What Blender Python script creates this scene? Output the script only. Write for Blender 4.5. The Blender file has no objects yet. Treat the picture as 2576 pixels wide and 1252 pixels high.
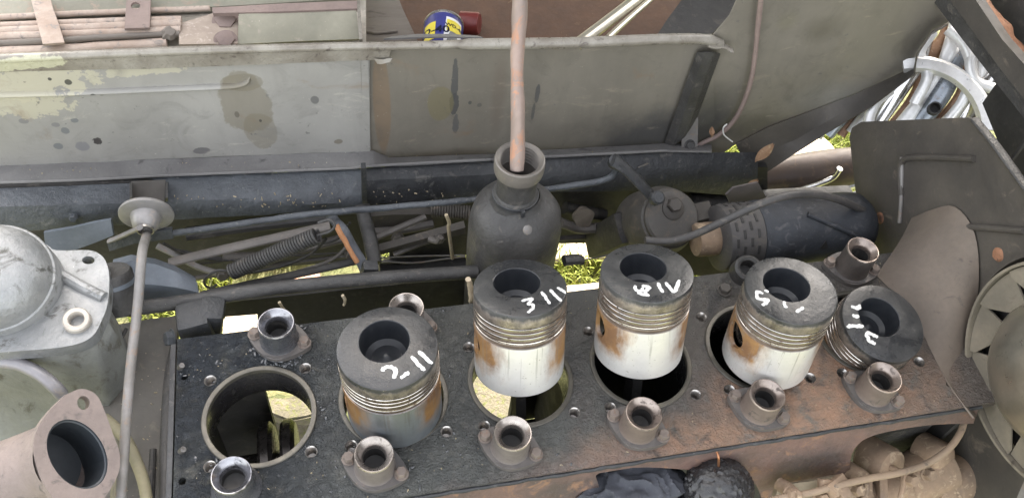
import bpy, bmesh, math, random
from mathutils import Vector, Matrix, Euler, noise
random.seed(7)
R = math.radians
SC = bpy.context.scene
COL = SC.collection
PI = math.pi
# ------------------------------------------------------------------ camera
CAM = Vector((0.1092, -0.4603, 0.8857)); ROT = Euler((0.6486, -0.086, -0.1998), 'XYZ'); FPX = 2200.1
cd = bpy.data.cameras.new('camera'); cam = bpy.data.objects.new('camera', cd); COL.objects.link(cam)
cam.location = CAM; cam.rotation_euler = ROT
cd.sensor_width = 36; cd.lens = FPX / 2575 * 36; cd.clip_start = 0.01; cd.clip_end = 500
SC.camera = cam
# ------------------------------------------------------------------ sky and sun
SUN = Vector((0.22, 0.82, 0.72)).normalized()
w = bpy.data.worlds.new('World'); SC.world = w; w.use_nodes = True
nt = w.node_tree; bg = nt.nodes['Background']
sk = nt.nodes.new('ShaderNodeTexSky'); sk.sky_type = 'NISHITA'; sk.sun_disc = False
sk.sun_elevation = math.asin(SUN.z); sk.sun_rotation = math.atan2(SUN.x, SUN.y)
sk.dust_density = 3.0; sk.air_density = 1.0; sk.ozone_density = 0.6
hs_ = nt.nodes.new('ShaderNodeHueSaturation'); hs_.inputs['Saturation'].default_value = .38
wm = nt.nodes.new('ShaderNodeMixRGB'); wm.blend_type = 'MULTIPLY'; wm.inputs[0].default_value = 1; wm.inputs[2].default_value = (1, .945, .865, 1)   # hazy, whitish sky
nt.links.new(sk.outputs[0], hs_.inputs['Color']); nt.links.new(hs_.outputs[0], wm.inputs[1]); nt.links.new(wm.outputs[0], bg.inputs[0]); bg.inputs[1].default_value = 0.15
ld = bpy.data.lights.new('sun', 'SUN'); ld.energy = 2.4; ld.angle = R(0.5); ld.color = (1, .95, .86)
lo = bpy.data.objects.new('sun', ld); COL.objects.link(lo); lo.rotation_euler = SUN.to_track_quat('Z', 'Y').to_euler()
SC.view_settings.view_transform = 'Standard'; SC.view_settings.look = 'None'
SC.view_settings.exposure = 2.95; SC.view_settings.gamma = 1.0
# ------------------------------------------------------------------ helpers: a pixel of the 2575 px wide photo -> a point in the place
CM = ROT.to_matrix()
def ray(u, v): return CM @ Vector(((u - 1287.5) / FPX, -(v - 626) / FPX, -1))
def PZ(u, v, z): d = ray(u, v); return CAM + d * ((z - CAM.z) / d.z)
def PY(u, v, y): d = ray(u, v); return CAM + d * ((y - CAM.y) / d.y)
def PX(u, v, x): d = ray(u, v); return CAM + d * ((x - CAM.x) / d.x)
def lerp(a, b, t): return a + (b - a) * t

def frame(axis, up=None):
    z = Vector(axis).normalized()
    up = Vector(up) if up else (Vector((0, 0, 1)) if abs(z.z) < .9 else Vector((1, 0, 0)))
    x = up.cross(z).normalized(); y = z.cross(x)
    return Matrix((x, y, z)).transposed()

def smooth_path(pts, n=6):
    if len(pts) < 3: return [Vector(p) for p in pts]
    P = [Vector(p) for p in pts]; P = [P[0] * 2 - P[1]] + P + [P[-1] * 2 - P[-2]]
    out = []
    for i in range(1, len(P) - 2):
        p0, p1, p2, p3 = P[i-1:i+3]
        for k in range(n):
            t = k / n
            out.append(.5 * ((2*p1) + (p2-p0)*t + (2*p0-5*p1+4*p2-p3)*t*t + (3*p1-p0-3*p2+p3)*t**3))
    out.append(P[-2]); return out

class MB:
    def __init__(s): s.bm = bmesh.new()
    def box(s, c, size, rot=None, bev=0):
        m = Matrix.Translation(Vector(c)) @ (rot.to_4x4() if rot else Matrix()) @ Matrix.Diagonal((*size, 1))
        r = bmesh.ops.create_cube(s.bm, size=1, matrix=m)
        if bev:
            es = list({e for v in r['verts'] for e in v.link_edges})
            bmesh.ops.bevel(s.bm, geom=es, offset=bev, segments=2, affect='EDGES', profile=.6)
        return s
    def lathe(s, prof, o=(0,0,0), axis=(0,0,1), n=40, a0=0, a1=2*PI, wob=0, F=None):
        F = F or frame(axis); o = Vector(o); full = abs(a1 - a0 - 2*PI) < 1e-6
        rows = []
        for (r, h) in prof:
            if r < 1e-6: rows.append([s.bm.verts.new(o + F @ Vector((0, 0, h)))]); continue
            row = []
            for k in range(n if full else n + 1):
                a = a0 + (a1 - a0) * k / n
                rr = r * (1 + wob * noise.noise(Vector((math.cos(a) * 2, math.sin(a) * 2, h * 30))))
                row.append(s.bm.verts.new(o + F @ Vector((rr * math.cos(a), rr * math.sin(a), h))))
            rows.append(row)
        for A, B in zip(rows, rows[1:]):
            m = n if full else n
            for k in range(m):
                k2 = (k + 1) % n if full else k + 1
                if len(A) == 1 and len(B) == 1: continue
                if len(A) == 1: s.bm.faces.new((A[0], B[k], B[k2]))
                elif len(B) == 1: s.bm.faces.new((A[k], B[0], A[k2]))
                else: s.bm.faces.new((A[k], B[k], B[k2], A[k2]))
        if not full:
            for k in (0, n):
                vs = [r_[k] for r_ in rows if len(r_) > 1]
                if len(vs) > 2:
                    try: s.bm.faces.new(vs if k else vs[::-1])
                    except ValueError: pass
        return s
    def tube(s, pts, r, n=12, sub=6, caps=True, flat=1.0):
        P = smooth_path(pts, sub); F = None; rows = []; L = len(P)
        for i, p in enumerate(P):
            t = (P[min(i+1, L-1)] - P[max(i-1, 0)]).normalized()
            if F is None: F = frame(t)
            else:
                x = (F.col[0] - t * F.col[0].dot(t)).normalized(); F = Matrix((x, t.cross(x), t)).transposed()
            rr = r(i / max(L - 1, 1)) if callable(r) else r
            rows.append([s.bm.verts.new(p + F @ Vector((rr * math.cos(2*PI*k/n), flat * rr * math.sin(2*PI*k/n), 0))) for k in range(n)])
        for A, B in zip(rows, rows[1:]):
            for k in range(n): s.bm.faces.new((A[k], A[(k+1) % n], B[(k+1) % n], B[k]))
        if caps:
            s.bm.faces.new(rows[0][::-1]); s.bm.faces.new(rows[-1])
        return s
    def prism(s, pts, off, holes=()):
        off = Vector(off)
        if not holes:
            A = [s.bm.verts.new(Vector(p)) for p in pts]; B = [s.bm.verts.new(Vector(p) + off) for p in pts]
            s.bm.faces.new(A); s.bm.faces.new(B[::-1])
            for i in range(len(A)): s.bm.faces.new((A[i], B[i], B[(i+1) % len(A)], A[(i+1) % len(A)]))
            return s
        for o_, fl in ((Vector((0,0,0)), 0), (off, 1)):
            es = []
            for loop in [pts] + list(holes):
                vs = [s.bm.verts.new(Vector(p) + o_) for p in loop]
                es += [s.bm.edges.new((vs[i], vs[(i+1) % len(vs)])) for i in range(len(vs))]
            bmesh.ops.triangle_fill(s.bm, use_beauty=True, use_dissolve=False, edges=es)
        for loop in [pts] + list(holes):
            A = [s.bm.verts.new(Vector(p)) for p in loop]; B = [s.bm.verts.new(Vector(p) + off) for p in loop]
            for i in range(len(A)): s.bm.faces.new((A[i], B[i], B[(i+1) % len(A)], A[(i+1) % len(A)]))
        bmesh.ops.remove_doubles(s.bm, verts=s.bm.verts[:], dist=1e-6)
        return s
    def loft(s, rows, thick=0, sub=1):
        """rows of points -> a sheet; thick gives it a back"""
        if sub > 1:
            rr = []
            for row in rows:
                o = []
                for a, b in zip(row, row[1:]): o += [Vector(a).lerp(Vector(b), k / sub) for k in range(sub)]
                rr.append(o + [Vector(row[-1])])
            rows = rr
        G = [[s.bm.verts.new(Vector(p)) for p in row] for row in rows]; fs = []
        for A, B in zip(G, G[1:]):
            for i in range(len(A) - 1): fs.append(s.bm.faces.new((A[i], A[i+1], B[i+1], B[i])))
        if thick:
            bmesh.ops.recalc_face_normals(s.bm, faces=fs)
            av = sum((f.normal for f in fs), Vector()); c = sum((f.calc_center_median() for f in fs), Vector()) / len(fs)
            if av.dot(CAM - c) < 0: bmesh.ops.reverse_faces(s.bm, faces=fs)
            bmesh.ops.solidify(s.bm, geom=fs, thickness=thick)
        return s
    def hexbolt(s, c, r, h, axis=(0,0,1), rot=0):
        F = frame(axis); c = Vector(c)
        for (rr, z0, z1, n, a) in ((r * 1.25, 0, h * .18, 20, 0), (r, h * .18, h, 6, rot)):
            A = [c + F @ Vector((rr * math.cos(a + 2*PI*k/n), rr * math.sin(a + 2*PI*k/n), z0)) for k in range(n)]
            vs0 = [s.bm.verts.new(p) for p in A]; vs1 = [s.bm.verts.new(p + F.col[2] * (z1 - z0) * .82) for p in A]
            vs2 = [s.bm.verts.new(c + (p - c) * .86 + F.col[2] * (z1 - z0 + z0 * .14)) for p in A]
            for k in range(n):
                s.bm.faces.new((vs0[k], vs0[(k+1) % n], vs1[(k+1) % n], vs1[k])); s.bm.faces.new((vs1[k], vs1[(k+1) % n], vs2[(k+1) % n], vs2[k]))
            s.bm.faces.new(vs2)
        return s
    def jitter(s, amp, scale):
        for v in s.bm.verts: v.co += noise.noise_vector(v.co * scale) * amp
        return s

def obj(name, mb, mat, parent=None, ang=35, world=True):
    bm = mb.bm
    bmesh.ops.recalc_face_normals(bm, faces=bm.faces[:])
    if parent is not None and world:
        q = parent; off = Vector((0, 0, 0))
        while q: off += q.location; q = q.parent
        bmesh.ops.translate(bm, verts=bm.verts[:], vec=-off)
    elif parent is None and world:
        lo_ = Vector([min(v.co[i] for v in bm.verts) for i in range(3)]); hi_ = Vector([max(v.co[i] for v in bm.verts) for i in range(3)])
        off = Vector(((lo_.x+hi_.x)/2, (lo_.y+hi_.y)/2, lo_.z)); bmesh.ops.translate(bm, verts=bm.verts[:], vec=-off)
    me = bpy.data.meshes.new(name); bm.to_mesh(me); bm.free()
    me.polygons.foreach_set('use_smooth', [True] * len(me.polygons)); me.set_sharp_from_angle(angle=R(ang))
    me.materials.append(mat)
    o = bpy.data.objects.new(name, me); COL.objects.link(o)
    if parent is not None: o.parent = parent
    elif world: o.location = off
    return o
def tag(o, label, cat, group=None):
    o['label'] = label; o['category'] = cat
    if group: o['group'] = group
    return o
def thing(name, label, cat, loc=(0,0,0), group=None, rot=None):
    o = bpy.data.objects.new(name, None); COL.objects.link(o); o.location = loc; o.empty_display_size = .02
    if rot: o.rotation_euler = rot
    return tag(o, label, cat, group)
def struct(o, kind='structure'): o['kind'] = kind; return o
def copy_tree(o, parent=None):
    c = o.copy(); COL.objects.link(c)
    if parent: c.parent = parent
    for ch in list(o.children): copy_tree(ch, c)
    return c
def boolean(o, cutter, op='DIFFERENCE'):
    m = o.modifiers.new('b', 'BOOLEAN'); m.object = cutter; m.operation = op; m.solver = 'EXACT'
    bpy.context.view_layer.update()
    me = bpy.data.meshes.new_from_object(o.evaluated_get(bpy.context.evaluated_depsgraph_get()))
    o.modifiers.remove(m); old = o.data; o.data = me; bpy.data.meshes.remove(old)
    me.polygons.foreach_set('use_smooth', [True] * len(me.polygons)); me.set_sharp_from_angle(angle=R(35))
    cm = cutter.data; bpy.data.objects.remove(cutter); bpy.data.meshes.remove(cm)
# ------------------------------------------------------------------ materials
class NT:
    def __init__(s, name):
        s.m = bpy.data.materials.new(name); s.m.use_nodes = True; s.t = s.m.node_tree
        s.b = s.t.nodes['Principled BSDF']; s.cache = {}
    def n(s, typ, **kw):
        x = s.t.nodes.new('ShaderNode' + typ)
        for k, v in kw.items():
            if k.startswith('i_'):
                key = k[2:]; key = int(key) if key.isdigit() else key.replace('_', ' ')
                if hasattr(v, 'is_linked') or isinstance(v, bpy.types.NodeSocket): s.t.links.new(v, x.inputs[key])
                else: x.inputs[key].default_value = v
            else: setattr(x, k, v)
        return x
    def pos(s, local=False):
        if local not in s.cache:
            s.cache[local] = s.n('TexCoord').outputs['Object'] if local else s.n('NewGeometry').outputs['Position']
        return s.cache[local]
    def noise(s, vec, scale, detail=6, rough=.6, dist=0, stretch=None):
        if stretch: vec = s.n('VectorMath', operation='MULTIPLY', i_0=vec, i_1=stretch).outputs[0]
        return s.n('TexNoise', i_Vector=vec, i_Scale=scale, i_Detail=detail, i_Roughness=rough, i_Distortion=dist).outputs['Fac']
    def ramp(s, f, lo, hi, a=0., b=1.):
        return s.n('MapRange', i_0=f, i_1=lo, i_2=hi, i_3=a, i_4=b).outputs[0]
    def mix(s, f, a, b):
        x = s.n('MixRGB'); 
        for k, v in ((0, f), (1, a), (2, b)):
            if isinstance(v, bpy.types.NodeSocket): s.t.links.new(v, x.inputs[k])
            else: x.inputs[k].default_value = v if k == 0 else (*v, 1)
        return x.outputs[0]
    def math(s, op, a, b=0.):
        return s.n('Math', operation=op, i_0=a, i_1=b).outputs[0]
    def blob(s, vec, c, r, soft=.3, wob=.35, ws=40):
        """mask of an irregular patch centred on c"""
        d = s.n('VectorMath', operation='SUBTRACT', i_0=vec, i_1=tuple(c)).outputs[0]
        d = s.n('VectorMath', operation='DIVIDE', i_0=d, i_1=tuple(r)).outputs[0]
        l = s.n('VectorMath', operation='LENGTH', i_0=d).outputs['Value']
        nz = s.noise(vec, ws, 5, .6)
        l = s.math('ADD', l, s.ramp(nz, 0, 1, -wob, wob))
        return s.ramp(l, 1, 1 - soft)
    def done(s, col, rough, metal=0., bump=None, bs=.3, bd=.002, spec=.5):
        for k, v in (('Base Color', col), ('Roughness', rough), ('Metallic', metal), ('Specular IOR Level', spec)):
            if isinstance(v, bpy.types.NodeSocket): s.t.links.new(v, s.b.inputs[k])
            else: s.b.inputs[k].default_value = (*v, 1) if k == 'Base Color' else v
        if bump is not None:
            b = s.n('Bump', i_Strength=bs, i_Distance=bd, i_Height=bump); s.t.links.new(b.outputs[0], s.b.inputs['Normal'])
        return s.m

def grime(name, c1, c2, c3=None, s=18, t3=.55, rough=(.45, .75), metal=0., bscale=180, bs=.25, bd=.0015, speck=None, sp=.70, blobs=(), local=False, stretch=None, spec=.45):
    k = NT(name); v = k.pos(local)
    n1 = k.noise(v, s, 8, .62, .3, stretch); col = k.mix(k.ramp(n1, .36, .64), c1, c2)
    n2 = k.noise(v, s * 3.7, 7, .68, .6, stretch)
    if c3: col = k.mix(k.ramp(n2, t3, t3 + .09), col, c3)
    for (c, r, bc, st, soft, wob, ws) in blobs:
        col = k.mix(k.math('MULTIPLY', k.blob(v, c, r, soft, wob, ws), st), col, bc)
    n3 = k.noise(v, bscale, 5, .65, 0, stretch)
    if speck:
        n4 = k.noise(v, 420, 2, .5); col = k.mix(k.math('MULTIPLY', k.ramp(n4, sp, sp + .04), .8), col, speck)
    col = k.mix(k.ramp(n3, .3, .75, .0, .22), col, tuple(x * .35 for x in c1))
    rg = k.ramp(n2, .3, .7, *rough)
    return k.done(col, rg, metal, n3, bs, bd, spec)

GREASE = grime('greasy_black_paint', (.045, .047, .05), (.022, .023, .026), (.085, .082, .078), s=14, t3=.58, rough=(.32, .62), bscale=140, bs=.55, bd=.003, speck=(.3, .28, .24), sp=.73)
GREASE2 = grime('dusty_black_paint', (.06, .058, .056), (.03, .029, .029), (.105, .095, .084), s=16, t3=.58, rough=(.34, .68), bscale=150, bs=.6, bd=.0025, speck=(.3, .27, .22), sp=.74)
BLUEGREASE = grime('oily_blue_grey_paint', (.085, .093, .104), (.042, .046, .053), (.135, .137, .138), s=13, t3=.6, rough=(.3, .6), bscale=90, bs=.7, bd=.004, speck=(.4, .38, .33), sp=.73)
DARK = grime('dark_steel_and_shade', (.038, .036, .035), (.022, .021, .021), (.066, .06, .054), s=12, rough=(.5, .8), bs=.2)  # for sooty steel, and for shade painted into gaps and tube bores
BROWN = grime('dusty_brown_paint', (.085, .075, .064), (.05, .045, .041), (.13, .108, .088), s=9, t3=.60, rough=(.5, .75), bscale=220, bs=.15, speck=(.25, .2, .15), sp=.75)
TAN = grime('dust_caked_tan', (.30, .21, .14), (.17, .125, .09), (.38, .29, .2), s=20, rough=(.7, .9), bscale=150, bs=.4)
KHAKI = grime('khaki_fan_paint', (.24, .21, .165), (.15, .135, .11), (.1, .085, .07), s=14, t3=.60, rough=(.35, .5), bs=.08)
RUST = grime('rust', (.22, .10, .055), (.33, .17, .10), (.12, .065, .045), s=22, rough=(.7, .9), bscale=200, bs=.4)
RUSTPINK = grime('dry_pinkish_rust', (.27, .205, .18), (.20, .15, .135), (.14, .115, .105), s=16, t3=.6, rough=(.6, .85), bscale=240, bs=.25)
PALERUST = grime('pale_rusty_rods', (.47, .385, .325), (.36, .27, .215), (.26, .23, .21), s=25, rough=(.6, .85), bscale=200, bs=.3)
STEEL = grime('worn_steel', (.48, .46, .44), (.34, .32, .30), (.17, .15, .14), s=30, t3=.6, rough=(.22, .42), metal=.9, bs=.1)
RING = grime('oily_ring_steel', (.62, .59, .56), (.40, .36, .32), (.16, .11, .08), s=22, t3=.56, rough=(.14, .34), metal=.95, bs=.06)
ALU = grime('oxidised_cast_aluminium', (.34, .345, .345), (.185, .195, .205), (.11, .108, .10), s=10, t3=.57, rough=(.36, .62), metal=.45, bscale=150, bs=.7, bd=.002, speck=(.6, .6, .58), sp=.72)
BLUEGREY = grime('blue_grey_enamel', (.15, .17, .20), (.10, .115, .135), (.22, .23, .25), s=15, t3=.62, rough=(.35, .6), bs=.15, speck=(.45, .42, .36), sp=.75)
GREYROD = grime('weathered_grey_rod', (.25, .24, .235), (.18, .17, .16), (.26, .2, .16), s=22, rough=(.5, .7), metal=.3, bs=.15)
NAVY = grime('navy_starter_paint', (.036, .040, .048), (.022, .023, .026), (.085, .085, .09), s=14, t3=.56, rough=(.5, .75), bscale=140, bs=.5, speck=(.2, .18, .15), sp=.73)
RUBBER = grime('black_rubber', (.03, .03, .032), (.05, .05, .052), (.08, .078, .075), s=20, rough=(.5, .75), bs=.15)
BOARD = grime('brown_fibre_board', (.12, .065, .04), (.085, .048, .032), (.15, .095, .06), s=20, t3=.6, rough=(.6, .85), bs=.2, speck=(.3, .22, .16), sp=.75)
GREYPLANK = grime('grey_brown_plank', (.20, .175, .15), (.14, .12, .105), (.1, .085, .075), s=20, t3=.6, rough=(.6, .85), bs=.2, stretch=(.3, 1, 1))
PALEWOOD = grime('pale_wood', (.50, .42, .31), (.4, .32, .22), (.3, .22, .14), s=22, t3=.62, rough=(.6, .85), bs=.3)
BRICK = grime('terracotta', (.46, .26, .17), (.38, .2, .13), (.5, .34, .25), s=25, rough=(.75, .9), bs=.4)
STONE = grime('mossy_stone', (.13, .112, .075), (.075, .066, .042), (.10, .105, .03), s=24, t3=.52, rough=(.8, .95), bscale=90, bs=.8, bd=.005)
SOIL = grime('soil', (.10, .105, .035), (.07, .08, .028), (.15, .14, .06), s=9, t3=.5, rough=(.85, .95), bscale=60, bs=.8, bd=.01)
LEAF = grime('dry_leaf', (.34, .22, .13), (.26, .15, .09), (.4, .3, .18), s=30, rough=(.6, .8), bs=.2)
STRAW = grime('straw_bits', (.36, .30, .2), (.28, .23, .15), (.45, .4, .32), s=50, rough=(.7, .9), bs=.1)
CLOTH = grime('charcoal_cloth', (.062, .066, .08), (.042, .045, .055), (.085, .087, .1), s=30, rough=(.8, .95), bscale=500, bs=.3)
HUBM = grime('bare_hub_metal', (.62, .58, .50), (.48, .45, .38), (.28, .25, .2), s=12, t3=.63, rough=(.25, .4), metal=.9, bs=.08)
CHROME = grime('bright_plated_steel', (.80, .81, .82), (.68, .66, .64), (.36, .22, .14), s=14, t3=.63, rough=(.10, .25), metal=1., bs=.04)
CARBON = None
def m_deck():
    k = NT('oily_block_paint'); v = k.pos()
    n1 = k.noise(v, 12, 8, .62, .4); n2 = k.noise(v, 48, 7, .7, .5); nb = k.noise(v, 110, 6, .7, .6); nf = k.noise(v, 330, 4, .6)
    col = k.mix(k.ramp(n1, .36, .62), (.080, .082, .076), (.052, .055, .054))
    x = k.n('SeparateXYZ', i_0=v).outputs
    oil = k.ramp(x[0], .13, -.02)                                        # the wet first cylinder
    oil = k.math('MULTIPLY', oil, k.ramp(n1, .28, .5))
    col = k.mix(oil, col, k.mix(k.ramp(n2, .4, .6), (.042, .049, .060), (.028, .032, .039)))  # wet oil tinted blue to stand for the sky it reflects
    # dry rust round the fifth and sixth bore and along the front edge
    br = k.math('MULTIPLY', k.ramp(k.math('ADD', x[0], k.ramp(n1, 0, 1, -.25, .25)), .28, .62), k.ramp(x[1], .10, -.02, .35, 1.)); col = k.mix(k.math('MULTIPLY', br, .75), col, (.125, .098, .082))
    r1 = k.math('MAXIMUM', k.blob(v, (.64, -.075, 0), (.19, .09, .2), .6, .4, 14), k.blob(v, (.48, -.105, 0), (.20, .045, .2), .8, .5, 18))
    col = k.mix(k.math('MULTIPLY', r1, .95), col, k.mix(k.ramp(n2, .35, .65), (.30, .175, .11), (.19, .135, .10)))
    col = k.mix(k.math('MULTIPLY', k.blob(v, (.36, -.12, 0), (.18, .03, .2), .8, .6, 22), .5), col, (.15, .10, .085))
    col = k.mix(k.ramp(n2, .56, .68, 0, .8), col, (.125, .122, .11)); col = k.mix(k.ramp(k.noise(v, 23, 7, .7, .8), .55, .66, 0, .7), col, (.032, .033, .034))
    col = k.mix(k.ramp(nf, .70, .73, 0, .8), col, (.34, .31, .25))
    rg = k.math('ADD', k.ramp(n2, .3, .7, .22, .52), k.math('MULTIPLY', oil, k.ramp(n2, .3, .7, -.14, -.34)))
    rg = k.math('ADD', rg, k.math('MULTIPLY', r1, .3))
    h = k.math('ADD', k.math('MULTIPLY', nb, k.ramp(oil, 0, 1, .5, 1.5)), k.math('MULTIPLY', nf, .2))
    return k.done(col, rg, 0., h, 1., .014, .6)
DECK = m_deck()
def m_carbon():
    k = NT('carbon_black_crown'); v = k.pos(True)
    rnd = k.n('ObjectInfo').outputs['Random']
    v2 = k.n('VectorMath', operation='ADD', i_0=v, i_1=k.n('CombineXYZ', i_0=k.math('MULTIPLY', rnd, 9.), i_1=rnd, i_2=rnd).outputs[0]).outputs[0]
    n1 = k.noise(v2, 26, 7, .65, .5); n2 = k.noise(v2, 120, 5, .65); nf = k.noise(v2, 500, 3, .6)
    col = k.mix(k.ramp(n1, .38, .62), (.020, .021, .023), (.046, .046, .046))
    col = k.mix(k.ramp(n1, .60, .66, 0, .7), col, (.085, .082, .076)); col = k.mix(k.ramp(n2, .58, .66, 0, .7), col, (.018, .018, .019))
    col = k.mix(k.ramp(nf, .71, .74, 0, .8), col, (.32, .28, .2))
    z = k.n('SeparateXYZ', i_0=v).outputs[2]
    land = k.ramp(k.math('ADD', z, k.ramp(k.noise(v2, 90, 5, .7, 0, (1, 1, .12)), 0, 1, -.008, .008)), -.0045, -.009)
    col = k.mix(k.math('MULTIPLY', land, k.ramp(n2, .3, .6, .35, 1)), col, (.33, .29, .26))
    return k.done(col, k.ramp(n1, .35, .65, .20, .48), k.math('MULTIPLY', land, .75), n2, .5, .0016)
CARBON = m_carbon()
def m_skirt(nm='varnished_piston_aluminium', a=(.78, .77, .76), b=(.68, .67, .66), met=.55):
    k = NT(nm); v = k.pos(True)
    rnd = k.n('ObjectInfo').outputs['Random']
    v2 = k.n('VectorMath', operation='ADD', i_0=v, i_1=k.n('CombineXYZ', i_0=k.math('MULTIPLY', rnd, 3.), i_1=rnd, i_2=0.).outputs[0]).outputs[0]
    n1 = k.noise(v2, 30, 6, .6, .3); ns = k.noise(v2, 240, 3, .6, 0, (1, 1, .035)); nsp = k.noise(v2, 260, 3, .6)
    x, y, z = k.n('SeparateXYZ', i_0=v).outputs
    col = k.mix(k.ramp(n1, .35, .65), a, b)
    # amber oil varnish beside the pin bosses, fading down the skirt
    ax = k.math('ABSOLUTE', k.math('ADD', x, .004))
    band = k.ramp(k.math('ADD', ax, k.ramp(k.noise(v2, 55, 5, .65, 0, (1, 1, .4)), 0, 1, -.020, .020)), .021, .037)
    hgt = k.ramp(k.math('ADD', z, k.ramp(k.noise(v2, 45, 5, .65), 0, 1, -.022, .022)), -.102, -.080)
    amb = k.math('MULTIPLY', band, hgt)
    col = k.mix(k.math('MULTIPLY', amb, .95), col, k.mix(k.ramp(n1, .4, .6), (.34, .18, .055), (.18, .085, .03)))
    col = k.mix(k.math('MULTIPLY', k.ramp(ns, .575, .65, 0, .5), k.ramp(z, -.105, -.06)), col, (.22, .21, .2))
    col = k.mix(k.ramp(nsp, .655, .70, 0, .6), col, (.3, .28, .25))
    belt = k.ramp(z, -.047, -.0455)
    col = k.mix(belt, col, k.mix(k.ramp(n1, .4, .6), (.24, .19, .155), (.13, .10, .08)))
    return k.done(col, k.ramp(n1, .3, .7, .3, .46), k.math('SUBTRACT', met, k.math('MULTIPLY', amb, .35)), ns, .08, .0006)
SKIRT = m_skirt(); SKIRTOIL = m_skirt('oily_piston_aluminium', (.40, .43, .47), (.26, .29, .33), .9)
WHITE = grime('white_marking_paint', (.80, .80, .78), (.66, .65, .63), (.12, .12, .12), s=150, t3=.60, rough=(.5, .7), bscale=600, bs=.3)
def m_panel(name, right):
    k = NT(name); v = k.pos(); x, y, z = k.n('SeparateXYZ', i_0=v).outputs
    n1 = k.noise(v, 7, 7, .6, .4); n2 = k.noise(v, 32, 7, .68, .4); n3 = k.noise(v, 300, 4, .6); nst = k.noise(v, 26, 6, .6, .2, (1, 1, .18))
    base = (.195, .178, .148) if right else (.288, .28, .262)
    col = k.mix(k.ramp(n1, .36, .64), base, tuple(q * .80 for q in base))
    col = k.mix(k.ramp(nst, .5, .7, 0, .35), col, tuple(q * .62 for q in base))
    B = lambda u, w_, ru, rv, c, st, soft=.15, wob=.5, ws=40: (PY(u, w_, .41), (ru / 2200 * 1.15, .1, rv / 2200 * 1.55), c, st, soft, wob, ws)
    spots = []
    if not right:
        spots += [B(60, 205, 150, 34, (.41, .385, .295), .75, .06, 1.3, 75), B(70, 268, 100, 24, (.41, .385, .295), .75, .06, 1.4, 85), B(350, 178, 110, 10, (.41, .385, .295), .7, .1, 1.3, 80),
                  B(615, 262, 64, 80, (.145, .125, .085), .55,  .06, .45, 28), B(606, 205, 50, 20, (.15, .13, .09), .5, .06, .3, 30), B(655, 325, 42, 50, (.145, .125, .085), .45, .08, .3, 30),
                  B(792, 250, 11, 11, (.08, .08, .08), .7), B(505, 378, 22, 10, (.09, .085, .09), .8), B(246, 353, 11, 9, (.035, .03, .03), .95, .05, .7, 200),
                  B(165, 327, 10, 9, (.10, .11, .12), .7), B(148, 366, 11, 8, (.10, .11, .12), .7), B(207, 366, 17, 14, (.13, .13, .15), .6), B(188, 301, 9, 6, (.1, .11, .12), .7), B(140, 312, 10, 6, (.12, .12, .13), .6), B(60, 302, 12, 8, (.12, .12, .13), .6),
                  B(126, 194, 5, 4, (.03, .03, .03), .9), B(172, 203, 8, 7, (.04, .04, .035), .9), B(236, 231, 7, 5, (.04, .04, .035), .9), B(655, 300, 4, 4, (.03, .03, .03), .8), B(596, 285, 6, 8, (.07, .06, .05), .6), B(850, 354, 11, 6, (.12, .1, .07), .7)]
    else:
        spots += [B(961, 270, 24, 140, (.17, .125, .085), .85, .15, .12, 20), B(1145, 205, 9, 55, (.075, .075, .075), .9, .06, .55, 60), B(1143, 262, 13, 30, (.065, .065, .065), .9, .06, .7, 70), B(1147, 318, 9, 26, (.085, .085, .085), .85, .06, .7, 70),
                  B(1108, 265, 36, 48, (.16, .14, .075), .6, .08, .22, 20), B(1352, 240, 7, 26, (.07, .07, .072), .85, .1, .5, 60), B(1342, 285, 5, 26, (.075, .075, .075), .8, .1, .6, 60),
                  B(1183, 263, 5, 5, (.06, .06, .06), .8), B(1207, 269, 7, 6, (.09, .085, .08), .7), B(1255, 240, 30, 130, (.13, .105, .085), .5, .6, .3, 20),  # the tall soft patch paints the copper pipe's shadow on the sheet
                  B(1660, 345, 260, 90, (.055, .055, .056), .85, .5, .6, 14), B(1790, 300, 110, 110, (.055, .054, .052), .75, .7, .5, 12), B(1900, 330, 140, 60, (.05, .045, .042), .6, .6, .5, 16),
                  B(1120, 400, 160, 26, (.10, .08, .06), .5, .6, .6, 25), B(2075, 85, 80, 45, (.10, .09, .065), .6, .7, .4, 16), B(1985, 60, 40, 30, (.16, .15, .1), .4, .7, .4, 16), B(2100, 250, 200, 60, (.19, .195, .195), .35, .8, .5, 12)]
    for (c, r, bc, st, soft, wob, ws) in spots: col = k.mix(k.math('MULTIPLY', k.blob(v, c, r, soft, wob, ws), st), col, bc)
    col = k.mix(k.ramp(k.noise(v, 70, 4, .6), .68, .72, 0, .7), col, (.1, .1, .095)); col = k.mix(k.ramp(k.noise(v, 15, 8, .75, 1.2), .52, .68, 0, .55), col, tuple(q * .55 for q in base)); col = k.mix(k.ramp(k.noise(v, 38, 6, .75, .6, (.35, 1, 1)), .60, .70, 0, .5), col, (.42, .40, .35) if not right else (.31, .27, .21)); col = k.mix(k.ramp(k.noise(v, 11, 8, .7, .8), .60, .70, 0, .55), col, (.19, .135, .09))
    col = k.mix(k.ramp(n3, .70, .73, 0, .5), col, (.5, .48, .42))
    return k.done(col, k.ramp(n2, .3, .7, .42, .66), 0., k.math('ADD', k.math('MULTIPLY', n2, .5), k.math('MULTIPLY', n3, .15)), .12, .0015)
PANL = m_panel('dusty_grey_green_paint', False); PANR = m_panel('sooty_khaki_paint', True)
RIMM = grime('worn_rim_paint', (.30, .28, .245), (.17, .15, .125), (.085, .07, .06), s=17, t3=.57, rough=(.2, .42), bscale=200, bs=.2, blobs=[(PY(60, 165, .4), (.05, .1, .012), (.46, .45, .33), .9, .1, .8, 60)])
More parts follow.
